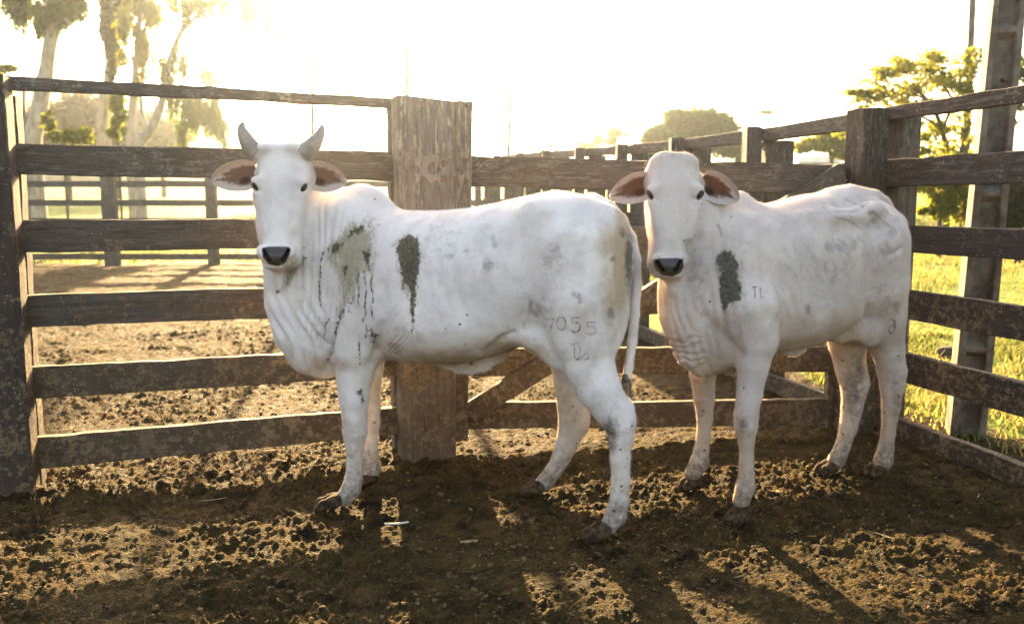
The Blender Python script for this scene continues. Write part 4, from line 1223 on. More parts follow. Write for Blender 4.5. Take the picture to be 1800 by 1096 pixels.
# ------------------------------------------------------------------ hornless cow, three-quarter view, looking at the photographer
def hornless_cow():
    b, ax, la, at = frame_of((.88, 3.52), (1.68, 3.94))
    root = empty("cow", (1.26, 3.74, 0), "white hornless cow by the right fence with one dark mud patch on its neck", "cow")
    c = Clay((.36, 3.06, -.03), (2.06, 4.32, 1.56), .0075)
    S = [(1552, 368, 460, .04, 2), (1544, 358, 500, .085, 2), (1527, 347, 540, .14, 2.2), (1500, 334, 565, .18, 2.3), (1473, 333, 578, .205, 2.2), (1440, 340, 590, .22, 2.1),
         (1407, 344, 602, .26, 2.1), (1364, 356, 609, .265, 2.1), (1330, 362, 610, .25, 2.1), (1298, 360, 613, .225, 2.1), (1268, 364, 620, .20, 2.1), (1242, 376, 624, .175, 2.1),
         (1217, 402, 622, .145, 2), (1197, 435, 610, .11, 2), (1182, 475, 585, .07, 2)]
    st = []
    for x, t, o, w, pw in S:
        p, q = at(x, t), at(x, o)
        zc = q[2] + .46 * (p[2] - q[2])
        st.append(((p - b) @ ax, 0, zc, p[2] - zc, zc - q[2], w, pw))
    c.loft(b, ax, la, UPV, st, k=.02, sm=.07)
    axes = np.array([ax, la, UPV])
    def loc(u, off, z): return b + ax * u + la * off + UPV * z
    c.chain([(loc(.98, 0, 1.24), .075), (loc(.90, 0, 1.29), .080), (loc(.80, 0, 1.30), .062), (loc(.74, 0, 1.27), .045)], k=.07, flat=(la, .8))
    for s in (1, -1):
        c.ball(loc(.86, .11 * s, 1.00), (.12, .095, .26), axes, k=.07)
        c.ball(loc(.84, .125 * s, .74), (.11, .08, .13), axes, k=.06)
        c.ball(loc(.04, .10 * s, 1.09), (.185, .105, .23), axes, k=.06)
        c.ball(loc(.03, .12 * s, .86), (.14, .08, .18), axes, k=.06)
        c.ball(loc(.17, .18 * s, 1.275), (.05, .035, .035), axes, k=.05)     # hook bones
        c.ball(loc(-.105, .085 * s, 1.225), (.045, .04, .045), axes, k=.05)      # pin bones
    c.chain([(loc(.25, 0, 1.335), .03), (loc(.12, 0, 1.362), .034), (loc(-.05, 0, 1.345), .034), (loc(-.13, 0, 1.30), .03)], k=.06)
    for s in (1, -1):      # bony shelf of the loin and the line down from the hook bone
        c.chain([(loc(.62, .13 * s, 1.235), .022), (loc(.40, .165 * s, 1.255), .026), (loc(.20, .175 * s, 1.275), .030)], k=.05)
        c.chain([(loc(.165, .185 * s, 1.272), .030), (loc(.13, .20 * s, 1.20), .026), (loc(.12, .215 * s, 1.08), .022)], k=.05)
    c.ball(loc(.50, 0, .86), (.36, .27, .16), axes, k=.10)
    c.chain([(loc(.30, .14, .72), .03), (loc(.22, .15, .74), .04), (loc(.12, .14, .72), .06)], k=.05, flat=(la, .7))
    c.chain([(at(1372, 606), .030), (at(1386, 616), .022), (at(1398, 622), .012), (at(1410, 610), .028)], k=.025, flat=(la, .5))
    def leg(rows, k=.035, **kw): c.chain([(P(x, y, Y), R_(r, Y)) for x, y, Y, r in rows], k=k, **kw)
    leg([(1318, 545, 3.36, 52), (1330, 600, 3.34, 36), (1324, 640, 3.33, 28), (1318, 690, 3.325, 22), (1312, 728, 3.32, 21.5), (1311, 748, 3.315, 20.5), (1312, 775, 3.315, 14), (1312.5, 805, 3.315, 11.8), (1312, 835, 3.31, 12.5), (1310, 856, 3.31, 16), (1303, 878, 3.305, 16)], k=.05)
    leg([(1346, 588, 3.36, 22), (1352, 596, 3.36, 15)], k=.03)
    leg([(1240, 550, 3.66, 50), (1238, 610, 3.70, 31), (1235, 655, 3.72, 23), (1237.5, 700, 3.73, 18.5), (1239, 735, 3.73, 14), (1237, 765, 3.73, 12), (1233, 792, 3.73, 12.5), (1229, 812, 3.73, 15.5), (1217, 832, 3.72, 14.5)], k=.05)
    leg([(1482, 470, 4.02, 62), (1484, 540, 4.0, 48), (1488, 605, 3.98, 30), (1496, 650, 3.98, 25.5), (1502, 675, 3.98, 23), (1498, 712, 3.98, 17.5), (1491, 750, 3.975, 14.5), (1481, 784, 3.97, 13), (1472, 805, 3.96, 15), (1461, 820, 3.955, 14)], k=.05)
    leg([(1516, 662, 3.99, 10), (1509, 690, 3.985, 9)], k=.03)
    leg([(1532, 430, 3.80, 62), (1540, 500, 3.80, 53), (1550, 560, 3.84, 38), (1561, 612, 3.88, 27), (1567, 650, 3.91, 24), (1567, 680, 3.92, 19.5), (1566, 715, 3.925, 15), (1561, 760, 3.93, 11.8), (1557, 788, 3.93, 12.5), (1553, 808, 3.93, 15.5), (1545, 822, 3.925, 14)], k=.05)
    leg([(1581, 652, 3.92, 10), (1577, 680, 3.92, 9)], k=.03)
    leg([(1192, 352, 3.48, 50), (1216, 395, 3.51, 62), (1250, 440, 3.54, 72), (1284, 480, 3.55, 78)], k=.07, flat=(la, .9))
    leg([(1196, 420, 3.44, 38), (1205, 470, 3.47, 46), (1220, 530, 3.50, 56), (1240, 580, 3.52, 58)], k=.07, flat=(la, .85))
    leg([(1178, 478, 3.36, 12), (1184, 505, 3.38, 10), (1189, 545, 3.40, 11), (1197, 590, 3.42, 15), (1210, 625, 3.44, 17), (1232, 643, 3.46, 18), (1262, 628, 3.50, 22)], k=.035)
    leg([(1196, 500, 3.43, 24), (1206, 560, 3.45, 32), (1226, 605, 3.48, 36), (1255, 615, 3.5, 36)], k=.05)
    leg([(1181, 492, 3.35, 11), (1183, 508, 3.36, 9.5), (1193, 520, 3.37, 6)], k=.02)
    rows = [(268, 1187, 22, 3.37, .035, 2), (277, 1187, 40, 3.365, .055, 2.2), (295, 1188, 48, 3.345, .085, 2.4), (318, 1189, 47.5, 3.325, .105, 2.6), (343, 1187, 43.5, 3.315, .115, 2.6),
            (362, 1186, 42, 3.305, .118, 2.5), (393, 1182.5, 37, 3.29, .11, 2.4), (420, 1180.5, 31, 3.275, .10, 2.3), (445, 1179, 33, 3.26, .085, 2.3), (462, 1178, 35, 3.25, .075, 2.4), (474, 1177.5, 31, 3.25, .065, 2.3), (484, 1177, 23, 3.265, .045, 2)]
    top = P(rows[0][1], rows[0][0], rows[0][3]); bot = P(rows[-1][1], rows[-1][0], rows[-1][3])
    hx = (bot - top) / np.linalg.norm(bot - top)
    hl = np.array([1, 0, 0.]) - hx * hx[0]; hl /= np.linalg.norm(hl)
    hn = np.cross(hl, hx)
    if hn[1] > 0: hn = -hn
    out = []
    for y, x, w, Yf, dd, pw in rows:
        p = P(x, y, Yf) - top
        out.append((p @ hx, p @ hl, p @ hn - dd, dd, dd, R_(w, Yf), pw))
    c.loft(top, hx, hl, hn, out, k=.03, sm=.025)
    H = P
    for s, ex, ey in ((-1, 1144, 342), (1, 1231, 342)):
        c.ball(H(ex - s * 3, ey - 11, 3.335), (.022, .024, .015), (hl, hn, hx), k=.035)
        c.ball(H(ex - s * 2, ey + 14, 3.34), (.017, .024, .012), (hl, hn, hx), k=.03)
        c.chain([(H(ex - s * 8, ey + 30, 3.33), .016), (H(ex - s * 18, ey + 74, 3.31), .014)], k=.04)
        c.ball(H(1187 + s * 24, 282, 3.395), (.032, .03, .020), (hl, hn, hx), k=.04)
        c.ball(H(1178 + s * 21.5, 457, 3.252), (.028, .026, .026), (hl, hn, hx), k=.02)
        c.chain([(H(1178 + s * 11, 472, 3.217), .0075), (H(1178 + s * 16, 465, 3.223), .0145), (H(1178 + s * 20.5, 457, 3.23), .0095)], k=.006, cut=True)
        sl = hl * .72 * s - hx * .69; sl /= np.linalg.norm(sl)
        c.ball(H(ex + s * 1.0, ey + 1, 3.335), (.0185, .022, .0098), (sl, hn, np.cross(hn, sl)), k=.008, cut=True)
        q_ = H(ex - s * 1.5, ey - 6, 3.328); c.chain([(q_ + sl * .011, .007), (q_ + hn * .005, .0095), (q_ - sl * .023, .007)], k=.014)
        c.chain([(H(1188 + s * 34, 315, 3.455), .034), (H(1188 + s * 50, 318, 3.455), .017)], k=.04)
    c.ball(H(1177, 468, 3.255), (.049, .036, .032), (hl, hn, hx), k=.02)
    c.ball(H(1178, 480, 3.28), (.044, .045, .020), (hl, hn, hx), k=.02)
    c.chain([(H(1154, 478, 3.28), .0045), (H(1166, 482, 3.243), .0045), (H(1191, 482, 3.243), .0045), (H(1203, 476, 3.28), .0045)], k=.006, cut=True)
    # tail, hanging close behind the rump
    c.chain([(loc(-.10, 0, 1.315), .038), (loc(-.16, 0, 1.25), .034), (loc(-.19, 0, 1.12), .027), (loc(-.195, 0, .90), .022), (loc(-.20, .0, .62), .018), (loc(-.19, 0, .50), .017)], k=.02)

    def wrinkles(V, N, px, py, fc):
        d = .0035 * fbm(V[:, 0] * 9 + V[:, 1] * 4, V[:, 2] * 9, 53, 4)
        vis = sstep(.05, .4, fc)
        zone = sstep(1195, 1215, px) * sstep(1330, 1280, px) * sstep(370, 410, py) * sstep(660, 600, py)
        ph = (px - .16 * (py - 400) + 9 * vnoise(px / 60, py / 110, 58) + 5 * vnoise(px / 25, py / 90, 59)) / 17
        d = d - vis * zone * .014 * (.5 + .5 * vnoise(px / 35, py / 120, 60)) * ((1 - np.abs(((ph % 1) - .5) * 2)) ** 1.5 - .3)
        zone2 = sstep(1172, 1182, px) * sstep(1262, 1240, px) * sstep(500, 540, py) * sstep(665, 640, py)
        ph2 = (px - .38 * np.maximum(0, py - 540) + 8 * vnoise(px / 40, py / 40, 61)) / 16
        d = d + vis * zone2 * .008 * (np.abs(((ph2 % 1) - .5) * 2) ** .8 - .5)
        edge = sstep(1240, 1200, px - .35 * (py - 560)) * sstep(575, 590, py) * sstep(655, 640, py)
        d = d + edge * .0035 * np.sin(py / 13 * 2 * np.pi + 5 * vnoise(px / 20, py / 20, 62))
        for pts, w, a in (([(1526, 400), (1527, 475), (1523, 560)], 4, -.012), ([(1335, 385), (1340, 450), (1350, 560)], 6, -.009), ([(1300, 620), (1270, 590), (1240, 560)], 6, -.010),
                          ([(1236, 500), (1232, 540), (1255, 570)], 7, -.010), ([(1452, 370), (1490, 360), (1515, 372)], 8, -.009), ([(1500, 345), (1528, 365), (1545, 400)], 5, -.008), ([(1556, 430), (1566, 446), (1584, 436)], 3, -.006)):
            d = d + vis * a * 1.3 * np.exp(-np.maximum(0, -line_sd(px, py, pts, 0)) ** 2 / (2 * w * w))
        rb = sstep(1355, 1380, px) * sstep(1470, 1430, px) * sstep(390, 430, py) * sstep(580, 540, py)
        d = d + vis * rb * .0030 * np.sin((px - .35 * (py - 480)) / 20 * 2 * np.pi)
        d = d - vis * .034 * np.exp(-(((px - 1482) / 24) ** 2 + ((py - 402) / 30) ** 2))
        d = d - vis * .022 * np.exp(-(((px - 1550) / 16) ** 2 + ((py - 395) / 26) ** 2))
        hd = (px < 1243) & (py < 488) & (V[:, 1] < 3.45)
        return np.where(hd, d * .25, d)
    def paint(V, N, px, py, fc):
        vis = fc > 0.0
        mud_dark = np.full(len(V), -3.); wash = np.full(len(V), -3.)
        def pm(poly, soft, m=vis): return np.where(m, poly_sd(px, py, poly) / soft, -3)
        blob = [(1256, 462), (1262, 447), (1272, 440), (1284, 440), (1292, 448), (1297, 462), (1298, 488), (1305, 505), (1302, 526), (1290, 530), (1282, 532), (1276, 548), (1271, 546), (1265, 526), (1263, 500), (1266, 475)]
        mud_dark = np.maximum(mud_dark, pm(blob, 12))
        grey = np.full(len(V), -1.)
        for x, y, rx, ry, a in ((1472, 432, 26, 14, 1.05), (1505, 425, 10, 12, 1.0), (1450, 470, 40, 40, .6), (1555, 440, 16, 30, .7), (1570, 400, 12, 18, .8), (1530, 375, 6, 6, 1.2), (1537, 389, 6, 5, 1.2), (1500, 350, 30, 10, .6),
                                (1222, 470, 14, 50, .95), (1420, 545, 4, 10, 1.2), (1545, 530, 20, 50, .6), (1304, 490, 10, 40, .65), (1575, 540, 8, 10, .9), (1430, 380, 40, 12, .4), (1555, 350, 22, 10, .55), (1380, 470, 14, 10, .6)):
            grey = np.maximum(grey, np.where(vis, a * np.exp(-.5 * (((px - x) / rx) ** 2 + ((py - y) / ry) ** 2)), -1))
        for pts, r, a in (([(1447, 362), (1473, 378), (1502, 391), (1528, 413)], 1.2, 1.0), ([(1484, 347), (1517, 360)], 1.6, .9), ([(1535, 371), (1564, 393), (1577, 406)], 2.5, 1.1), ([(1546, 437), (1564, 446), (1583, 437)], 2.2, 1.2),
                          ([(1495, 369), (1508, 366)], 1.0, 1.1), ([(1498, 376), (1502, 384)], 1.0, .9), ([(1262, 395), (1268, 412)], 3, .9)):
            grey = np.maximum(grey, np.where(vis, np.clip(line_sd(px, py, pts, r * .7) / 2.6 + a - .1, -1, 1.1), -1))
        tan = .50 * sstep(.70, .30, V[:, 2])
        wash = np.maximum(wash, pm([(1250, 450), (1270, 434), (1292, 436), (1302, 460), (1310, 505), (1306, 532), (1280, 556), (1262, 540), (1256, 490)], 26) - .30)
        for x, y, rx, ry, a in ((1420, 500, 90, 60, .22), (1245, 650, 30, 20, .7), (1490, 590, 40, 50, .6), (1430, 600, 60, 14, .6), (1505, 640, 20, 60, .7), (1390, 560, 60, 40, .35), (1560, 560, 30, 80, .35), (1235, 700, 30, 80, .5), (1230, 560, 30, 40, .35)):
            tan = np.maximum(tan, a * np.exp(-.5 * (((px - x) / rx) ** 2 + ((py - y) / ry) ** 2)))
        z = V[:, 2]
        legm = np.where(z < .5, .54 * sstep(.26, .04, z) + .12 * sstep(.5, .3, z), 0)
        for x, y, rx, ry, a in ((1305, 745, 10, 14, .55), (1500, 690, 14, 40, .62), (1510, 650, 8, 24, .6), (1575, 700, 10, 40, .4), (1232, 722, 14, 16, .35)):
            legm = np.maximum(legm, a * np.exp(-.5 * (((px - x) / rx) ** 2 + ((py - y) / ry) ** 2)))
        hd = (V[:, 1] < 3.42) & (py < 490) & (px < 1245)
        dark = np.where(hd & vis, np.clip(.5 + poly_sd(px, py, [(1148, 456), (1160, 454), (1188, 453), (1201, 455), (1202, 468), (1196, 480), (1182, 486), (1164, 484), (1152, 474)]) / 5, 0, 1), 0)
        for ex, ey, s in ((1143.5, 342, -1), (1229.5, 342, 1)):
            dark = np.maximum(dark, np.where(hd, np.clip(1.5 - np.hypot((px - ex - s * 1.5 + s * .40 * (py - ey)) / 5.0, (py - ey - 1) / 9.0), 0, 1), 0))
        hole = np.zeros(len(V))
        for s in (-1, 1):
            hole = np.maximum(hole, np.where(hd & vis, np.clip(.5 + line_sd(px, py, [(1176 + s * 10.5, 474), (1176 + s * 15.5, 467), (1176 + s * 20.5, 459)], 3.4) / 3, 0, 1), 0))
        pink = np.zeros(len(V))
        for x, y, rx, ry, a in ((1190, 600, 10, 30, .45), (1240, 655, 20, 10, .3), (1260, 540, 12, 30, .2)):
            pink = np.maximum(pink, a * np.exp(-.5 * (((px - x) / rx) ** 2 + ((py - y) / ry) ** 2)))
        return dict(mud=mud_dark, wash=wash, grey=grey, tan=tan, legmud_dark=legm, leg=sstep(.75, .3, z), dark=dark, pink=pink, hole=hole)
    hide = hide_material("dusty_white_hide", (.67, .585, .53), (.50, .43, .39), (.034, .030, .024), (.115, .10, .082), 2.2)
    body, bvh, V0, Q0 = finish_body(root, c, hide, wrinkles, paint)
    def bare(p):
        x, y = PIX(p)
        m = (p[:, 2] < .10) | ((p[:, 1] < 3.42) & (poly_sd(x, y, [(1147, 453), (1203, 453), (1200, 480), (1180, 488), (1154, 484)]) > 0))
        for ex, ey in ((1143, 342), (1230, 342)): m |= (np.hypot(x - ex, y - ey) < 11) & (p[:, 1] < 3.45)
        return m
    hair_coat(root, body, V0, Q0, 60000, .0105, hide_material("dusty_white_hair", (.71, .625, .57), (.55, .475, .435), (.034, .030, .024), (.115, .10, .082), 2.2, .4), bare, 22)
    deepR, rimR = (.085, .042, .030), (.60, .51, .45)
    em = ear_material("ear_skin_dark", deepR, rimR)
    ear(root, P(1147, 321, 3.405), P(1072, 346, 3.38), UPV, np.array([-.1, -1, -.05]), R_(26, 3.39), .040, deepR, rimR, em)
    ear(root, P(1233, 317, 3.405), P(1299, 351, 3.38), UPV, np.array([.1, -1, -.05]), R_(26, 3.39), .042, deepR, rimR, em)
    for s, ex, ey in ((-1, 1143.5, 342.5), (1, 1230.5, 342.5)):
        eye(root, P(ex + s, ey, 3.342), hl * .66 * s - hx * .75, hn, (.0185, .0105, .013))
    for ank, toe in (((1301, 880, 3.30), (.905, 3.262, 0)), ((1214, 834, 3.72), (.79, 3.70, 0)), ((1458, 822, 3.955), (1.505, 3.925, 0)), ((1542, 824, 3.925), (1.735, 3.885, 0))):
        a = P(*ank); a[2] = max(a[2], .05)
        hoof(root, a, toe, .022, .84)
    V, Q, T = tube([loc(-.19, 0, .53), loc(-.19, 0, .44), loc(-.188, .01, .36), loc(-.18, .01, .28)], [.0185, .024, .019, .004], 14, 16)
    child_mesh("tail_tuft", V, Q, T, TUFT, root)
    # curly tuft of poll hair
    rng = np.random.default_rng(5); VV, QQ = [], []
    for i in range(420):
        x = 1187 + rng.normal(0, 20); y = 274 + .012 * (x - 1187) ** 2 * .6 + rng.normal(0, 2.5)
        p = P(x, y, 3.40 + rng.normal(0, .02)); d = np.array([(x - 1187) / 60 + rng.normal(0, .5), -.3 + rng.normal(0, .3), .8]); d /= np.linalg.norm(d)
        l = rng.uniform(.010, .024); w = np.array([.0012, 0, 0])
        e = p + d * l + np.array([rng.normal(0, .005), 0, -.004])
        k = len(VV); VV += [p - w, p + w, e + w * .3, e - w * .3]; QQ.append((k, k + 1, k + 2, k + 3))
    ph_ = child_mesh("poll_hair", VV, np.array(QQ), None, simple_noise_mat("poll_hair", (.40, .34, .28), (.68, .62, .56), 60, .8, .2, .2), root)
    ph_['kind'] = 'stuff'
    brand(root, bvh, [[(1321, 505.5), (1332, 503.5)], [(1326.5, 505), (1327.5, 523)], [(1336, 505), (1337.5, 523), (1344, 522)]], 2.4, 3.3, BRAND, "letter_brand")
    brand(root, bvh, [[(1562, 562), (1569, 560), (1574, 565), (1571, 572), (1565, 573)], [(1570, 561), (1573, 574), (1571, 583), (1566, 586), (1562, 581), (1564, 573)]], 3.4, 3.8, BRAND, "symbol_brand")
    return root, body
hornless_cow()
# ------------------------------------------------------------------ trees, shrubs, grass
RNG = np.random.default_rng(11)
def leaf_material(name, dark, light, glow=.55):
    n = NT(name)
    k = n.attr('rnd')
    c = n.mix(k, dark, light)
    d = n.bsdf(c, .7, None, .1)
    tr = n.n("BsdfTranslucent"); n.set(tr.inputs[0], n.mix(.5, c, light))
    mx = n.n("MixShader"); mx.inputs[0].default_value = glow
    n.t.links.new(d, mx.inputs[1]); n.t.links.new(tr.outputs[0], mx.inputs[2])
    return n.done(mx.outputs[0])
L_EUC = leaf_material("drooping_leaf", (.028, .055, .008), (.15, .20, .028))
L_YEL = leaf_material("yellow_green_leaf", (.085, .11, .015), (.34, .33, .035), .65)
L_GRN = leaf_material("mid_green_leaf", (.022, .045, .007), (.085, .13, .02))
L_DRK = leaf_material("dark_leaf", (.018, .026, .010), (.055, .065, .02), .3)
L_DRY = leaf_material("brownish_leaf", (.045, .038, .02), (.11, .085, .04), .35)
L_LIME = leaf_material("lime_leaf", (.10, .13, .015), (.28, .30, .03), .55)
GRASS = leaf_material("grass_blade", (.045, .115, .010), (.36, .32, .10), .45)
BARK_PALE = simple_noise_mat("pale_bark", (.24, .20, .16), (.42, .37, .31), 6, .85, .2, .6, (1, 1, .3))
BARK_DARK = simple_noise_mat("dark_bark", (.045, .036, .028), (.11, .09, .07), 12, .9, .2, .8, (1, 1, .3))

def leaf_quads(cen, ln, wd, droop):
    """Rhombic leaves at the given points: droop 0 = any direction, 1 = hanging."""
    n = len(cen)
    d = RNG.normal(size=(n, 3)); d /= np.linalg.norm(d, axis=1, keepdims=True)
    d = d * (1 - droop) + np.array([0, 0, -1.]) * droop + .12 * RNG.normal(size=(n, 3)); d /= np.linalg.norm(d, axis=1, keepdims=True)
    s = np.cross(d, RNG.normal(size=(n, 3))); s /= np.linalg.norm(s, axis=1, keepdims=True)
    l = (ln * RNG.uniform(.6, 1.3, n))[:, None]; w = (wd * RNG.uniform(.6, 1.3, n))[:, None]
    b = np.cross(d, s) * w * .35
    V = np.stack([cen - d * l * .5, cen + s * w * .5 + b, cen + d * l * .5, cen - s * w * .5 + b], 1).reshape(-1, 3)
    return V, np.arange(4 * n).reshape(n, 4)
def blob_points(c, rx, ry, rz, n, clump=7):
    """Points gathered in twiggy clumps through an ellipsoid, denser towards its skin."""
    m = max(8, n // 26)
    u = RNG.normal(size=(m, 3)); u /= np.linalg.norm(u, axis=1, keepdims=True)
    u *= RNG.uniform(.25, 1.02, m)[:, None] ** .6
    k = RNG.integers(0, m, n)
    p = u[k] + RNG.normal(size=(n, 3)) * (1.55 / clump)
    return c + p * [rx, ry, rz]
def tree(name, label, cat, trunks, blobs, leaf, mat, bark, droop=.2, group=None, hang=0., crown_name="crown"):
    """trunks: polylines of (px, py, Y, r_px), first point at the foot; blobs: (px, py, Y, rx_px, ry_px, leaves)."""
    x0, y0, Y0, _ = trunks[0][0]
    foot = P(x0, y0, Y0); foot[2] = float(relief(foot[0], foot[1]))
    root = empty(name, foot, label, cat, group)
    TV, TQ, TT, o = [], [], [], 0
    for ti, tr in enumerate(trunks):
        pts = [P(a, b_, Y) for a, b_, Y, r in tr]; rad = [R_(r, Y) for _, _, Y, r in tr]
        if ti == 0:
            pts.insert(0, np.array([pts[0][0], pts[0][1], foot[2] - .2])); rad.insert(0, rad[0] * 1.15)
        V, Q, T = tube(pts, rad, 9, 5 * len(pts))
        h = fbm(V[:, 2] * 3 + ti, V[:, 0] * 3, 70 + ti, 2)[:, None]
        V = V + h * rad[0] * .18 * RNG.normal(size=(1, 3))
        TV.append(V); TQ.append(Q + o); TT.append(T + o); o += len(V)
    child_mesh("trunk", np.concatenate(TV), np.concatenate(TQ), np.concatenate(TT), bark, root)
    LV, rn = [], []
    for px, py, Y, rx, ry, n in blobs:
        c = P(px, py, Y); a, b_ = R_(rx, Y), R_(ry, Y)
        n = int(n * (4.6 if hang else 2.4)); p = blob_points(c, a, a * .9, b_, n)
        if hang:
            # leaves threaded on hanging twigs
            m = max(2, n // 14); tops = blob_points(c + [0, 0, b_ * .4], a, a * .9, b_ * .8, m)
            L = RNG.uniform(.3, 1, m) * hang
            k = np.repeat(np.arange(m), 14); f_ = np.tile(np.linspace(0, 1, 14), m)
            p = tops[k] + np.stack([.10 * np.sin(k * 1.3) * f_, .10 * np.cos(k * 2.1) * f_, -f_ * L[k]], 1) + RNG.normal(size=(len(k), 3)) * .035
        V, Q = leaf_quads(p, leaf[0], leaf[1], droop)
        LV.append(V)
        base = np.clip(.5 + .5 * fbm(p[:, 0] * 1.1 + p[:, 1], p[:, 2] * 1.1, 81, 2) + RNG.normal(0, .22, len(p)), 0, 1)
        rn.append(np.repeat(base, 4))
    LV = np.concatenate(LV)
    child_mesh(crown_name, LV, np.arange(len(LV)).reshape(-1, 4), None, mat, root, dict(rnd=np.concatenate(rn)))
    return root

GROVE = "tall trees of the grove behind the left fence"
tree("eucalyptus_tree", "pale leaning eucalyptus trunk with dark hanging leaves, first of the grove from the left post", "tree",
     [[(58, 262, 25, 15), (66, 210, 25, 14), (78, 140, 25, 12.5), (90, 70, 25, 11), (99, 10, 25, 9), (108, -80, 25, 7), (112, -200, 25, 4)], [(92, 60, 25, 6), (120, 10, 25, 5), (140, -60, 25, 3)], [(97, 20, 25, 5), (60, -20, 25, 4), (20, -60, 25, 2)],
      [(100, 0, 25, 3), (120, 40, 24.6, 2), (150, 70, 24.4, 1.6), (172, 110, 24.3, 1.2), (176, 150, 24.2, .9)]],
     [(40, 12, 25, 24, 16, 260), (78, 40, 25, 17, 30, 300), (104, 22, 25, 22, 22, 300), (130, 5, 24.8, 20, 16, 200), (-15, -25, 25, 50, 30, 350), (70, -60, 25, 70, 40, 500), (130, -120, 25, 80, 60, 700), (20, -140, 25, 70, 60, 600)],
     (.24, .055), L_EUC, BARK_PALE, .6, GROVE, hang=.7)
tree("ivy_clad_tree", "tall trunk thickly clothed in dark climbing leaves, behind the left fence", "tree",
     [[(187, 262, 27, 10), (187, 200, 27, 9), (192, 130, 27, 8), (195, 50, 27, 7), (197, -50, 27, 6), (200, -200, 27, 3)], [(176, 265, 26.8, 6), (177, 200, 26.8, 5.5), (180, 150, 26.9, 4)]],
     [(192, 5, 27, 16, 30, 620), (194, 45, 27, 15, 28, 600), (196, 85, 27, 13, 28, 560), (198, 118, 27, 9, 20, 300), (196, 140, 27, 6, 12, 120), (215, 10, 27, 18, 12, 160), (195, -60, 27, 26, 40, 600), (190, -150, 27, 60, 60, 700)],
     (.19, .09), L_DRK, BARK_PALE, .45, GROVE)
tree("eucalyptus_tree", "slender straight tree with yellow green tufts, right of the ivy clad trunk", "tree",
     [[(229, 262, 26, 7), (232, 200, 26, 6.5), (238, 130, 26, 6), (244, 50, 26, 5), (250, -40, 26, 4), (254, -170, 26, 2)], [(238, 120, 26, 3), (222, 70, 26, 2.5), (214, 20, 26, 2)], [(242, 80, 26, 3), (262, 30, 26, 2), (275, -10, 26, 1.5)], [(236, 262, 26, 5), (237, 210, 26, 4.5), (239, 160, 26, 3.5)]],
     [(222, 45, 26, 14, 26, 130), (243, 60, 26, 15, 30, 170), (256, 95, 26, 14, 20, 120), (266, 25, 26, 20, 22, 170), (240, 5, 26, 26, 16, 170), (248, 150, 26, 8, 24, 50), (215, 95, 26, 8, 16, 50), (250, -70, 26, 60, 50, 450), (290, -20, 26, 20, 20, 120)],
     (.22, .055), L_YEL, BARK_PALE, .5, GROVE, hang=.6)
tree("eucalyptus_tree", "leaning pale tree with long willow like curtains of leaves, rightmost of the grove", "tree",
     [[(244, 266, 24, 9), (262, 232, 24, 8), (278, 200, 24, 7), (292, 150, 24, 6), (302, 100, 24, 5.5), (318, 58, 24, 5), (338, 18, 24, 4), (356, -30, 24, 3.5), (370, -150, 24, 2)],
      [(318, 58, 24, 3.5), (345, 30, 24, 3), (372, 10, 24, 2.5), (420, -25, 23.5, 2), (480, -40, 23, 1.5)], [(262, 232, 24, 5), (250, 200, 24, 4), (246, 160, 24, 2.5)], [(292, 150, 24, 3), (320, 135, 24, 2.5), (350, 140, 23.8, 2), (380, 160, 23.6, 1.2)],
      [(278, 200, 24, 2), (305, 192, 24, 1.6), (330, 185, 24, 1.2)]],
     [(330, 185, 24, 17, 30, 210), (352, 195, 24, 18, 34, 260), (375, 195, 24, 13, 34, 190), (392, 228, 24, 6, 18, 50), (306, 165, 24, 14, 24, 110), (318, 225, 24, 12, 18, 80), (366, 130, 24, 14, 18, 60), (292, 112, 24, 14, 26, 100), (312, 95, 24, 14, 22, 80),
      (335, 8, 24, 34, 14, 170), (376, 0, 24, 26, 14, 130), (436, 10, 23.5, 12, 24, 130), (468, 12, 23.2, 20, 24, 240), (500, 26, 23, 14, 18, 150), (450, -40, 23.4, 50, 26, 260), (380, -90, 24, 80, 60, 500)],
     (.23, .045), L_EUC, BARK_PALE, .7, GROVE, hang=.8)
tree("sapling", "thin bare stemmed sapling nearest the left end post", "tree", [[(43, 262, 21, 2.2), (42, 180, 21, 2), (42, 90, 21, 1.8), (40, 20, 21, 1.4), (38, -40, 21, 1)]], [(40, 25, 21, 8, 10, 40), (38, -20, 21, 14, 20, 90)], (.16, .06), L_DRK, BARK_DARK, .4)
BUSHES = [("brown dusty bush beneath the leaning eucalyptus", [(95, 222, 44, 42, 34, 900), (140, 205, 44, 36, 36, 900), (62, 240, 44, 30, 20, 400)], (118, 268, 44)),
          ("brown dusty bush beneath the ivy clad trunk", [(214, 236, 46, 34, 26, 600), (180, 245, 46, 25, 20, 350)], (205, 268, 46)),
          ("brown dusty bush beneath the willow like curtains", [(292, 238, 48, 40, 26, 700), (262, 226, 48, 26, 26, 400)], (285, 268, 48))]
for lab, bl, ft in BUSHES:
    tree("bush", lab, "bush", [[(ft[0], ft[1], ft[2], 4), (ft[0] + 4, ft[1] - 25, ft[2], 2)]], bl, (.34, .20), L_DRY, BARK_DARK, .1, "brown bushes under the grove", crown_name="foliage")
tree("shrub", "bright lime green shrub at the foot of the leaning eucalyptus", "shrub", [[(112, 262, 20, 2), (116, 245, 20, 1.2)]], [(86, 216, 20, 9, 16, 60), (96, 238, 20, 14, 8, 70), (132, 242, 20, 26, 11, 190), (150, 234, 20, 14, 8, 60)], (.17, .10), L_LIME, BARK_DARK, .2, "lime green shrubs under the grove", crown_name="foliage")
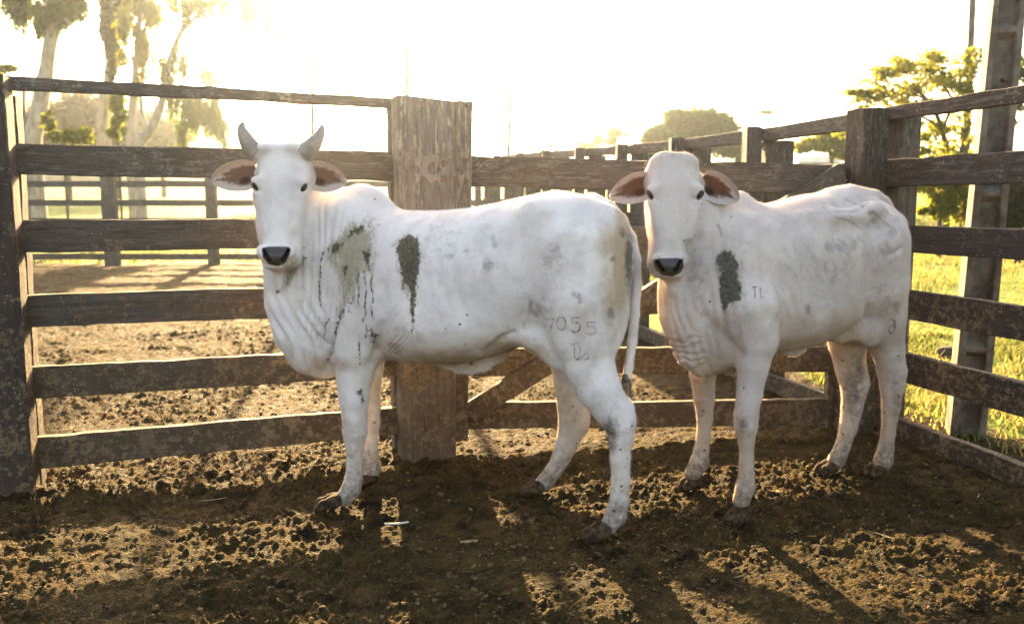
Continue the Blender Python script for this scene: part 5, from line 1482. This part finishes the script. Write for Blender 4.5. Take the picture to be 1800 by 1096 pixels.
tree("shrub", "bright lime green shrub climbing between the ivy clad and the slender trunk", "shrub", [[(208, 262, 20.5, 2), (206, 215, 20.5, 1.2)]], [(204, 182, 20.5, 10, 22, 90), (210, 210, 20.5, 12, 22, 110), (200, 235, 20.5, 10, 14, 60)], (.17, .10), L_LIME, BARK_DARK, .2, "lime green shrubs under the grove", crown_name="foliage")
tree("shrub", "bright lime green shrub peeping past the top of the left end post", "shrub", [[(8, 262, 20.5, 2), (8, 180, 20.5, 1.2)]], [(8, 122, 20.5, 18, 9, 70), (-10, 150, 20.5, 20, 26, 150)], (.17, .10), L_LIME, BARK_DARK, .2, "lime green shrubs under the grove", crown_name="foliage")

# far trees above the gate and the right-hand fence
tree("broad_tree", "rounded dark green tree above the fence running back", "tree", [[(1222, 300, 42, 5), (1224, 260, 42, 3.5), (1215, 225, 42, 2)], [(1224, 262, 42, 3), (1262, 235, 42, 2)]],
     [(1188, 212, 42, 24, 18, 420), (1228, 216, 42, 36, 22, 760), (1264, 226, 42, 30, 22, 560), (1152, 240, 42, 22, 18, 330), (1205, 246, 42, 54, 22, 900), (1282, 256, 42, 28, 20, 430), (1308, 272, 42, 16, 12, 150), (1140, 262, 42, 16, 14, 150)],
     (.34, .19), L_GRN, BARK_DARK, .15)
tree("broad_tree", "thin pale tree left of the palm over the gate", "tree", [[(1078, 290, 58, 2.2), (1080, 250, 58, 1.6), (1086, 228, 58, 1)]], [(1088, 232, 58, 18, 10, 90), (1066, 246, 58, 22, 9, 90), (1030, 258, 58, 22, 9, 100), (1082, 262, 58, 26, 9, 110), (1012, 268, 58, 10, 6, 40)], (.36, .2), L_YEL, BARK_DARK, .15)
tree("flat_topped_tree", "lone flat topped tree, faint above the fence running back", "tree", [[(1344, 290, 75, 1.1), (1346, 240, 75, .9), (1350, 203, 75, .7)]], [(1352, 198, 75, 17, 4, 110)], (.3, .16), L_GRN, BARK_DARK, .1)
tree("broad_tree", "low yellow green tree just left of the corner post", "tree", [[(1462, 300, 32, 4), (1460, 270, 32, 3), (1452, 250, 32, 2)]], [(1432, 254, 32, 30, 12, 240), (1462, 246, 32, 26, 18, 320), (1484, 262, 32, 22, 20, 280), (1408, 262, 32, 12, 7, 60), (1470, 225, 32, 22, 10, 120)], (.26, .13), L_YEL, BARK_DARK, .2)
def palm():
    root = empty("palm_tree", P(1117, 290, 62), "slim palm tree between the thin pale tree and the rounded one", "palm")
    V, Q, T = tube([P(1117, 296, 62), P(1116, 260, 62), P(1118, 220, 62)], [.13, .11, .09], 8, 10)
    child_mesh("trunk", V, Q, T, BARK_DARK, root)
    VV = []; top = P(1118, 219, 62)
    for i in range(15):
        a = i * 2.4; el = RNG.uniform(.2, 1.1)
        for f_ in np.linspace(.12, 1, 16):
            p = top + np.array([math.cos(a) * f_, math.sin(a) * f_, math.sin(el) * f_ * 1.1 - f_ * f_ * .95]) * 1.05
            for s in (-1, 1):
                d = np.array([-math.sin(a) * s * .7 + math.cos(a) * .4, math.cos(a) * s * .7 + math.sin(a) * .4, -.5]) * .36 * (1.15 - f_)
                w = np.array([math.cos(a), math.sin(a), .0]) * .04
                VV += [p - w, p + w, p + d + w * .2, p + d - w * .2]
    child_mesh("frond_crown", VV, np.arange(len(VV)).reshape(-1, 4), None, L_GRN, root, dict(rnd=RNG.uniform(0, 1, len(VV))))
palm()
tree("acacia_tree", "airy yellow leaved acacia with dark crooked limbs beside the concrete pole", "tree",
     [[(1662, 402, 19, 6), (1668, 340, 19, 5.5), (1666, 280, 19, 5), (1654, 222, 19, 4), (1632, 178, 19, 3), (1600, 150, 19, 2)], [(1668, 330, 19, 4), (1688, 270, 19, 3.5), (1700, 215, 19, 3), (1704, 160, 19, 2), (1696, 120, 19, 1.4)],
      [(1656, 232, 19, 3), (1672, 180, 19, 2.5), (1655, 145, 19, 2), (1625, 120, 19, 1.4)], [(1654, 222, 19, 2.6), (1610, 200, 19, 2), (1565, 185, 19, 1.4), (1530, 178, 19, .9)], [(1632, 178, 19, 2), (1580, 152, 19, 1.5), (1540, 140, 19, 1)], [(1688, 270, 19, 2.2), (1720, 230, 19, 1.8), (1760, 170, 19, 1.4)], [(1666, 290, 19, 2.4), (1630, 262, 19, 1.8), (1600, 255, 19, 1.2)]],
     [(1540, 138, 19, 32, 16, 92), (1578, 120, 19, 37, 15, 121), (1620, 108, 19, 43, 16, 149), (1662, 122, 19, 43, 17, 149), (1640, 146, 19, 48, 16, 135), (1590, 156, 19, 45, 15, 121), (1540, 168, 19, 35, 13, 85), (1702, 116, 19, 24, 28, 107), (1690, 164, 19, 29, 20, 85),
      (1566, 184, 19, 43, 11, 78), (1612, 226, 19, 37, 17, 92), (1656, 244, 19, 43, 25, 135), (1604, 262, 19, 27, 20, 85), (1694, 226, 19, 18, 33, 78), (1520, 200, 19, 24, 15, 42), (1760, 140, 19, 35, 33, 114), (1640, 182, 19, 40, 15, 71), (1560, 215, 19, 34, 17, 63), (1720, 300, 19, 26, 34, 109), (1590, 300, 19, 30, 18, 84), (1515, 165, 19, 30, 16, 110), (1500, 225, 19, 30, 18, 130), (1545, 250, 19, 34, 18, 150), (1585, 225, 19, 30, 16, 110), (1600, 285, 19, 34, 20, 160)],
     (.15, .07), L_YEL, BARK_DARK, .25)
tree("bush", "dense yellow green bush in the pasture between corner post and concrete pole", "bush", [[(1652, 400, 16, 4), (1650, 350, 16, 2.5)]], [(1640, 296, 16, 42, 20, 420), (1612, 316, 16, 26, 18, 220), (1680, 300, 16, 26, 28, 300), (1690, 358, 16, 22, 30, 300), (1655, 366, 16, 22, 18, 200), (1660, 330, 16, 34, 22, 300), (1625, 372, 16, 12, 10, 60)], (.13, .07), L_YEL, BARK_DARK, .2, crown_name="foliage")
tree("bush", "dark dense bush to the right of the concrete pole", "bush", [[(1792, 402, 15, 5), (1790, 350, 15, 3)]], [(1786, 366, 15, 28, 36, 600), (1770, 338, 15, 16, 16, 180), (1830, 345, 15, 40, 40, 600), (1850, 300, 15, 40, 40, 400)], (.14, .08), L_DRK, BARK_DARK, .2, crown_name="foliage")
tree("twiggy_tree", "twiggy sparse tree rising behind the concrete pole at the picture's right edge", "tree", [[(1790, 400, 17, 4), (1784, 320, 17, 3.5), (1776, 250, 17, 3), (1782, 180, 17, 2.5), (1798, 110, 17, 1.8)], [(1778, 260, 17, 2.2), (1764, 220, 17, 1.6), (1758, 190, 17, 1)], [(1780, 225, 17, 2), (1800, 205, 17, 1.4), (1830, 190, 17, 1)], [(1783, 300, 17, 2), (1768, 286, 17, 1.4), (1755, 290, 17, .9)]],
     [(1790, 120, 17, 18, 22, 80), (1800, 180, 17, 18, 24, 90), (1772, 290, 17, 16, 14, 80), (1768, 210, 17, 12, 16, 36), (1840, 150, 17, 40, 40, 200)], (.14, .07), L_GRN, BARK_DARK, .2)
for i, (px, top, lab) in enumerate(((990, 246, "tall thin weed stalk with a tufted head showing above the gate"), (968, 256, "small bushy weed showing above the gate rail"), (940, 262, "bare branching weed showing above the gate rail"))):
    tree("weed", lab, "weed", [[(px, 300, 24, 1.0), (px + 1, (300 + top) / 2, 24, .8), (px - 1, top, 24, .5)], [(px, 285, 24, .6), (px + 12, 268, 24, .35)], [(px, 280, 24, .6), (px - 11, 264, 24, .35)]], [(px - 1, top, 24, 4, 4, 14), (px + 11, 268, 24, 5, 4, 10), (px - 10, 264, 24, 5, 4, 10)], (.12, .05), L_GRN, BARK_DARK, .1)
tree("broad_tree", "faint rounded tree in the haze between the cow's horns", "tree", [[(478, 290, 100, 2), (478, 260, 100, 1.6)]], [(478, 248, 100, 22, 11, 380), (500, 256, 100, 14, 7, 120), (462, 258, 100, 12, 7, 110)], (.6, .35), L_GRN, BARK_DARK, .1)
tree("broad_tree", "faint low tree in the haze just left of the gate post", "tree", [[(672, 290, 110, 1.6), (672, 268, 110, 1.2)]], [(672, 262, 110, 18, 9, 220), (690, 268, 110, 12, 6, 80)], (.6, .35), L_GRN, BARK_DARK, .1)

def grass():
    pts = []
    def scatter(n, x0, x1, y0, y1, keep):
        x = RNG.uniform(x0, x1, n); y = RNG.uniform(y0, y1, n)
        m = keep(x, y); pts.append((x[m], y[m]))
    clump = lambda x, y, s: fbm(x * s, y * s, 55, 3)
    scatter(60000, 2.3, 7.5, 2.6, 8, lambda x, y: (right_side(x, y) > .30) & (clump(x, y, 2.2) + RNG.normal(0, .22, len(x)) + .5 * sstep(.3, 1.4, right_side(x, y)) > .28))
    scatter(52000, 2.0, 15, 7, 17, lambda x, y: (right_side(x, y) > .35) & (clump(x, y, 1.2) + RNG.normal(0, .25, len(x)) > -.05))
    scatter(30000, -14, 16, 15.9, 30, lambda x, y: (clump(x, y, .8) + RNG.normal(0, .25, len(x)) > .0))
    x = np.concatenate([p[0] for p in pts]); y = np.concatenate([p[1] for p in pts])
    n = len(x); r = np.hypot(x, y)
    z = ground_z(x, y)
    tall = np.clip(.5 + .9 * fbm(x * .9, y * .9, 57, 3), .15, 1.3)
    h = (.025 + .075 * tall) * RNG.uniform(.5, 1.3, n) * (1 + .03 * np.maximum(0, r - 6))
    a = RNG.uniform(0, 2 * np.pi, n); lean = RNG.uniform(.2, 1.2, n) * h
    w = (.0022 + .0007 * r) * RNG.uniform(.7, 1.3, n)
    b = np.stack([x, y, z - .005], 1); s = np.stack([-np.sin(a) * w, np.cos(a) * w, 0 * a], 1)
    mid = b + np.stack([np.cos(a) * lean * .35, np.sin(a) * lean * .35, h * .62], 1)
    tip = b + np.stack([np.cos(a) * lean, np.sin(a) * lean, h], 1)
    V = np.stack([b - s, b + s, mid + s * .8, mid - s * .8, tip], 1).reshape(-1, 3)
    k = np.arange(n)[:, None] * 5
    me = np_mesh("grass", V, k + [[0, 1, 2, 3]], k + [[3, 2, 4]])
    dry = np.clip(.5 + 1.3 * fbm(x * 1.1, y * 1.1, 58, 3) + RNG.normal(0, .22, n), 0, 1)
    set_attr(me, 'rnd', np.repeat(dry, 5))
    o = link_mesh("grass", me, GRASS, smooth=False)
    tag(o, kind='stuff', label="short sunlit pasture grass outside the corral fences", cat="grass")
grass()

def hill():
    xs = np.linspace(-1500, 3300, 420)
    prof = np.interp(xs, [-1500, -600, -300, 0, 55, 90, 130, 180, 250, 330, 420, 520, 700, 1000, 1500, 1900, 2400, 3300], [70, 60, 85, 118, 112, 107, 118, 138, 165, 190, 216, 240, 262, 280, 284, 262, 240, 230])
    Y = 175.; rows = []
    for j, (dy, f_) in enumerate(zip(np.linspace(-75, 60, 40), np.concatenate([np.linspace(0, 1, 26) ** .8, np.linspace(1, .1, 14)]))):
        pts = np.array([P(a, b_, Y) for a, b_ in zip(xs, prof)])
        base = relief(pts[:, 0], np.full(len(xs), Y - 80.))
        z = base + (pts[:, 2] - base) * f_
        x = pts[:, 0] * (1 + dy / Y * .6); y = np.full(len(xs), Y + dy)
        trees = 1.5 * bumps(x * .22, y * .22, 201, .8, .4, .8) + .9 * bumps(x * .5, y * .5, 202, .7, .4, .8)
        rows.append(np.stack([x, y, z + (trees - .8) * (f_ > .02) - (f_ <= .02) * 3], 1))
    V = np.stack(rows); nr, nc = V.shape[:2]
    idx = np.arange(nr * nc).reshape(nr, nc)
    q = np.stack([idx[:-1, :-1], idx[:-1, 1:], idx[1:, 1:], idx[1:, :-1]], -1).reshape(-1, 4)
    n = NT("wooded_hillside"); p = n.pos()
    c = n.mix(n.ramp(n.noise(p, .25, 6, .65), .35, .65), (.02, .03, .012), (.075, .08, .03))
    o = link_mesh("hill", np_mesh("hill", V.reshape(-1, 3), q), n.done(n.bsdf(c, .95, n.bump(n.noise(p, 1.2, 5, .7), .8, .6), .1)))
    tag(o, kind='structure')
hill()
# ------------------------------------------------------------------ poles and small things
CONC = simple_noise_mat("weathered_concrete", (.085, .068, .052), (.20, .165, .13), 9, .9, .2, .7)
def concrete_pole():
    """Double-T concrete power pole: two flanges, a sunk web and cross ribs."""
    foot = np.array([2.645, 4.70]); H_ = 6.2
    root = empty("concrete_pole", (foot[0], foot[1], 0), "tall tapering concrete pole with sunken panels standing just outside the right fence", "pole")
    th = R(-18); c_, s_ = math.cos(th), math.sin(th)
    zs = sorted(set([-.3, H_] + [v for k in range(7) for v in (.50 + .88 * k - .045, .50 + .88 * k - .012, .50 + .88 * k + .012, .50 + .88 * k + .045)]))
    zs = [z for z in zs if z <= H_]
    prof_open = lambda w, d, g: [(-w, -d), (-w * .62, -d), (-w * .50, -d + g), (w * .50, -d + g), (w * .62, -d), (w, -d), (w, d), (w * .62, d), (w * .50, d - g), (-w * .50, d - g), (-w * .62, d), (-w, d)]
    V, Q = [], []
    for i, z in enumerate(zs):
        t = max(0, z) / H_
        w, d = (.094 * (1 - .40 * t)), .085 * (1 - .35 * t)
        rib = any(abs(z - (.50 + .88 * k)) < .03 for k in range(7)) or z > H_ - .1
        ring = prof_open(w, d, .008 if rib else .055 * (1 - .3 * t))
        lean = .030 * z
        for a, b_ in ring:
            V.append((a * c_ - b_ * s_ + lean, a * s_ + b_ * c_, z))
        if i:
            for k in range(12):
                Q.append(((i - 1) * 12 + k, (i - 1) * 12 + (k + 1) % 12, i * 12 + (k + 1) % 12, i * 12 + k))
    me = bpy.data.meshes.new("shaft"); me.from_pydata(V, [], Q + [tuple((len(zs) - 1) * 12 + k for k in range(12))]); me.update()
    bm = bmesh.new(); bm.from_mesh(me); bmesh.ops.recalc_face_normals(bm, faces=bm.faces); bm.to_mesh(me); bm.free()
    o = link_mesh("shaft", me, CONC, root, smooth=False)
    bv = o.modifiers.new("bevel", 'BEVEL'); bv.width = .006; bv.segments = 2; bv.limit_method = 'ANGLE'
    for z in (1.16, 2.0):
        bm = bmesh.new(); bmesh.ops.create_cone(bm, segments=12, radius1=.012, radius2=.012, depth=.03, cap_ends=True)
        me = bpy.data.meshes.new("bolt_hole_sleeve"); bm.to_mesh(me); bm.free()
        b = link_mesh("bolt", me, rust(), root); b.location = (.030 * z, -.050, z); b.rotation_euler = (R(90), 0, 0)
concrete_pole()
def simple_pole(name, label, cat, pts, mat, seg=10, jag=0):
    foot = P(*pts[0][:3]); foot[2] = float(relief(foot[0], foot[1]))
    P3 = [foot - [0, 0, .3]] + [P(a, b_, Y) for a, b_, Y, r in pts]
    V, Q, T = tube(P3, [R_(pts[0][3], pts[0][2])] + [R_(r, Y) for _, _, Y, r in pts], seg, 24)
    if jag:
        top = V[:, 2] > V[:, 2].max() - .35
        V[top, 2] += jag * np.sin(V[top, 0] * 90 + V[top, 1] * 70)
    me = np_mesh(name, V - foot, Q, T)
    o = link_mesh(name, me, mat); o.location = foot
    return tag(o, label, cat)
simple_pole("utility_pole", "slim dark wooden pole left of the concrete pole", "pole", [(1691, 425, 25, 6.5), (1694, 380, 25, 6.3), (1702, 180, 25, 5.8), (1711, -30, 25, 5.2), (1716, -200, 25, 4.6)], BARK_DARK)
simple_pole("utility_pole", "very thin tall pole rising between the cow's horns and the gate post", "pole", [(549, 300, 14, 3.6), (549.5, 200, 14, 3.4), (552, 60, 14, 3.1), (553, -60, 14, 2.9), (554, -160, 14, 2.7)], BARK_DARK)
simple_pole("dead_trunk", "pale broken off dead trunk standing behind the gate post", "dead tree", [(715, 300, 13, 5.5), (715, 200, 13, 5.2), (715.5, 120, 13, 5.0), (713, 82, 13, 3.6)], BARK_PALE, 12, .05)
simple_pole("bare_pole", "bare thin pole with a collar near its top, right of the gate post", "pole", [(892, 345, 17, 3.4), (895, 240, 17, 3.2), (898, 176, 17, 2.9), (898, 175, 17, 3.4), (898, 172, 17, 3.4), (898, 171, 17, 2.9), (899, 150, 17, 2.8)], BARK_DARK)
def lump(name, label, cat, c, rad, mat, seed, boxy=0., flat_z=None):
    bm = bmesh.new(); bmesh.ops.create_icosphere(bm, subdivisions=4, radius=1)
    for v in bm.verts:
        p = np.array(v.co)
        if boxy: p = np.sign(p) * np.abs(p) ** (1 - boxy); p /= max(np.abs(p).max(), .6) ** .5
        k = 1 + .16 * float(fbm(np.array([p[0] * 2 + seed]), np.array([p[1] * 2 + p[2] * 1.7]), seed, 3)[0])
        v.co = Vector(p * k * rad)
    me = bpy.data.meshes.new(name); bm.to_mesh(me); bm.free()
    o = link_mesh(name, me, mat); o.location = c
    return tag(o, label, cat)
EARTH = simple_noise_mat("bare_earth", (.07, .045, .028), (.15, .10, .06), 5, .95, .1, .8)
STONE = simple_noise_mat("dark_stone", (.030, .026, .022), (.085, .075, .062), 18, .9, .2, .8)
g = P(268, 341, 24); lump("earth_mound", "low brown earth mound in the pasture beyond the far pen fence", "mound", (g[0], g[1], float(relief(g[0], g[1])) + .05), (.62, .5, .24), EARTH, 4)
g = P(1670, 600, 6.9); lump("stone_block", "squat dark stone block in the grass left of the concrete pole", "stone", (g[0], g[1], float(relief(g[0], g[1])) + .04), (.085, .075, .075), STONE, 9, .45)
def hut_roof():
    g = P(1421, 300, 70); z = float(relief(g[0], g[1]))
    root = empty("shed", (g[0], g[1], z), "low shed with a white rounded roof far behind the corral", "shed")
    W, D = 1.75, 5.
    n = 18; V, Q = [], []
    for y in (-D / 2, D / 2):
        for k in range(n + 1):
            a = math.pi * k / n
            V.append((-math.cos(a) * W, y, 1.6 + math.sin(a) * .55))
    for k in range(n): Q.append((k, k + 1, n + 2 + k, n + 1 + k))
    Q += [tuple(range(n + 1))[::-1], tuple(range(n + 1, 2 * n + 2))]
    me = bpy.data.meshes.new("roof"); me.from_pydata(V, [], Q); me.update()
    link_mesh("roof", me, simple_noise_mat("white_sheet_roof", (.6, .6, .6), (.75, .75, .74), 2, .5), root, smooth=False)
    bm = bmesh.new(); bmesh.ops.create_cube(bm, size=1)
    for v in bm.verts: v.co = (v.co.x * 2 * (W - .1), v.co.y * (D - .2), .65 + v.co.z * 1.9)
    me = bpy.data.meshes.new("wall"); bm.to_mesh(me); bm.free()
    link_mesh("wall", me, CONC, root, smooth=False)
hut_roof()
# bits lying on the mud: a pale feather, straws, a leaf or two
STRAW = simple_noise_mat("pale_straw", (.17, .13, .07), (.33, .26, .15), 30, .7)
def straw(px, py, L, ang, w, label, name="straw", cat="straw", group=None, curl=.1, mat=None):
    r = P(px, py, 1.0) - np.array([0, 0, CAM_H]); k = -CAM_H / r[2]; g = np.array([0, 0, CAM_H]) + r * k
    t = np.linspace(-.5, .5, 9); V, Q = [], []
    zc = max(float(v) for v in ground_z(g[0] + np.cos(ang) * L * t, g[1] + np.sin(ang) * L * t)) + .002
    for i, f_ in enumerate(t):
        x = g[0] + math.cos(ang) * L * f_ - math.sin(ang) * L * curl * (f_ * f_ - .1); y = g[1] + math.sin(ang) * L * f_ + math.cos(ang) * L * curl * (f_ * f_ - .1)
        ww = w * (1 - (2 * f_) ** 2 * .85)
        nx, ny = -math.sin(ang) * ww, math.cos(ang) * ww
        zz = zc + .004 * f_
        V += [(x - nx - g[0], y - ny - g[1], zz), (x - g[0], y - g[1], zz + w * .6), (x + nx - g[0], y + ny - g[1], zz), (x - g[0], y - g[1], zz - w * .3)]
        if i:
            b = 4 * i
            for k_ in range(4): Q.append((b - 4 + k_, b - 4 + (k_ + 1) % 4, b + (k_ + 1) % 4, b + k_))
    Q += [(0, 1, 2, 3), (35, 34, 33, 32)]
    me = bpy.data.meshes.new(name); me.from_pydata(V, [], Q); me.update()
    o = link_mesh(name, me, mat or STRAW); o.location = (g[0], g[1], 0)
    return tag(o, label, cat, group)
WHITE = simple_noise_mat("pale_feather", (.5, .46, .40), (.66, .62, .56), 30, .7)
straw(697, 922, .10, .1, .009, "pale feather lying on the shaded mud between the horned cow's front and hind feet", "feather", "feather", None, .25, WHITE)
straw(876, 776, .20, -.25, .004, "long pale twig on the mud below the gate's lower left corner", "twig", "twig", None, .06)
straw(372, 870, .13, .25, .0035, "thin curved straw on the shaded mud left of the horned cow's front hooves", curl=.25)
for px, py, L, an in ((1541, 936, .08, -.9), (1560, 944, .06, -1.0), (1720, 870, .06, .9), (1300, 1010, .05, .4)):
    straw(px, py, L, an, .003, "short pale straw scattered on the trampled mud", group="straws scattered on the mud")
LEAFB = simple_noise_mat("dry_leaf", (.16, .10, .05), (.34, .24, .14), 40, .8)
straw(474, 803, .09, .2, .022, "curled dry leaf on the shaded mud below the left fence's bottom rail", "dry_leaf", "leaf", None, .2, LEAFB)
straw(824, 947, .07, .1, .014, "flat brown leaf on the shaded mud right of the feather", "dry_leaf", "leaf", None, .2, LEAFB)
# ------------------------------------------------------------------ hazy air, added to give the lens glare round the sun
def haze():
    bm = bmesh.new()
    bmesh.ops.create_cube(bm, size=1)
    for v in bm.verts:
        v.co = (v.co.x * 420, v.co.y * 420 + 150, -1.5 if v.co.z < 0 else 44)
    me = bpy.data.meshes.new("haze"); bm.to_mesh(me); bm.free()
    m = bpy.data.materials.new("glare_haze"); m.use_nodes = True
    t = m.node_tree; t.nodes.clear()
    pv = t.nodes.new("ShaderNodeVolumePrincipled")
    pv.inputs['Color'].default_value = (.78, .89, 1.0, 1)
    pv.inputs['Density'].default_value = HAZE
    pv.inputs['Anisotropy'].default_value = .92
    ou = t.nodes.new("ShaderNodeOutputMaterial")
    t.links.new(pv.outputs[0], ou.inputs['Volume'])
    o = link_mesh("haze", me, m, smooth=False)
    tag(o, kind='stuff', label="pale sunlit dusty air over the corral", cat="haze")
HAZE = .0011
haze()
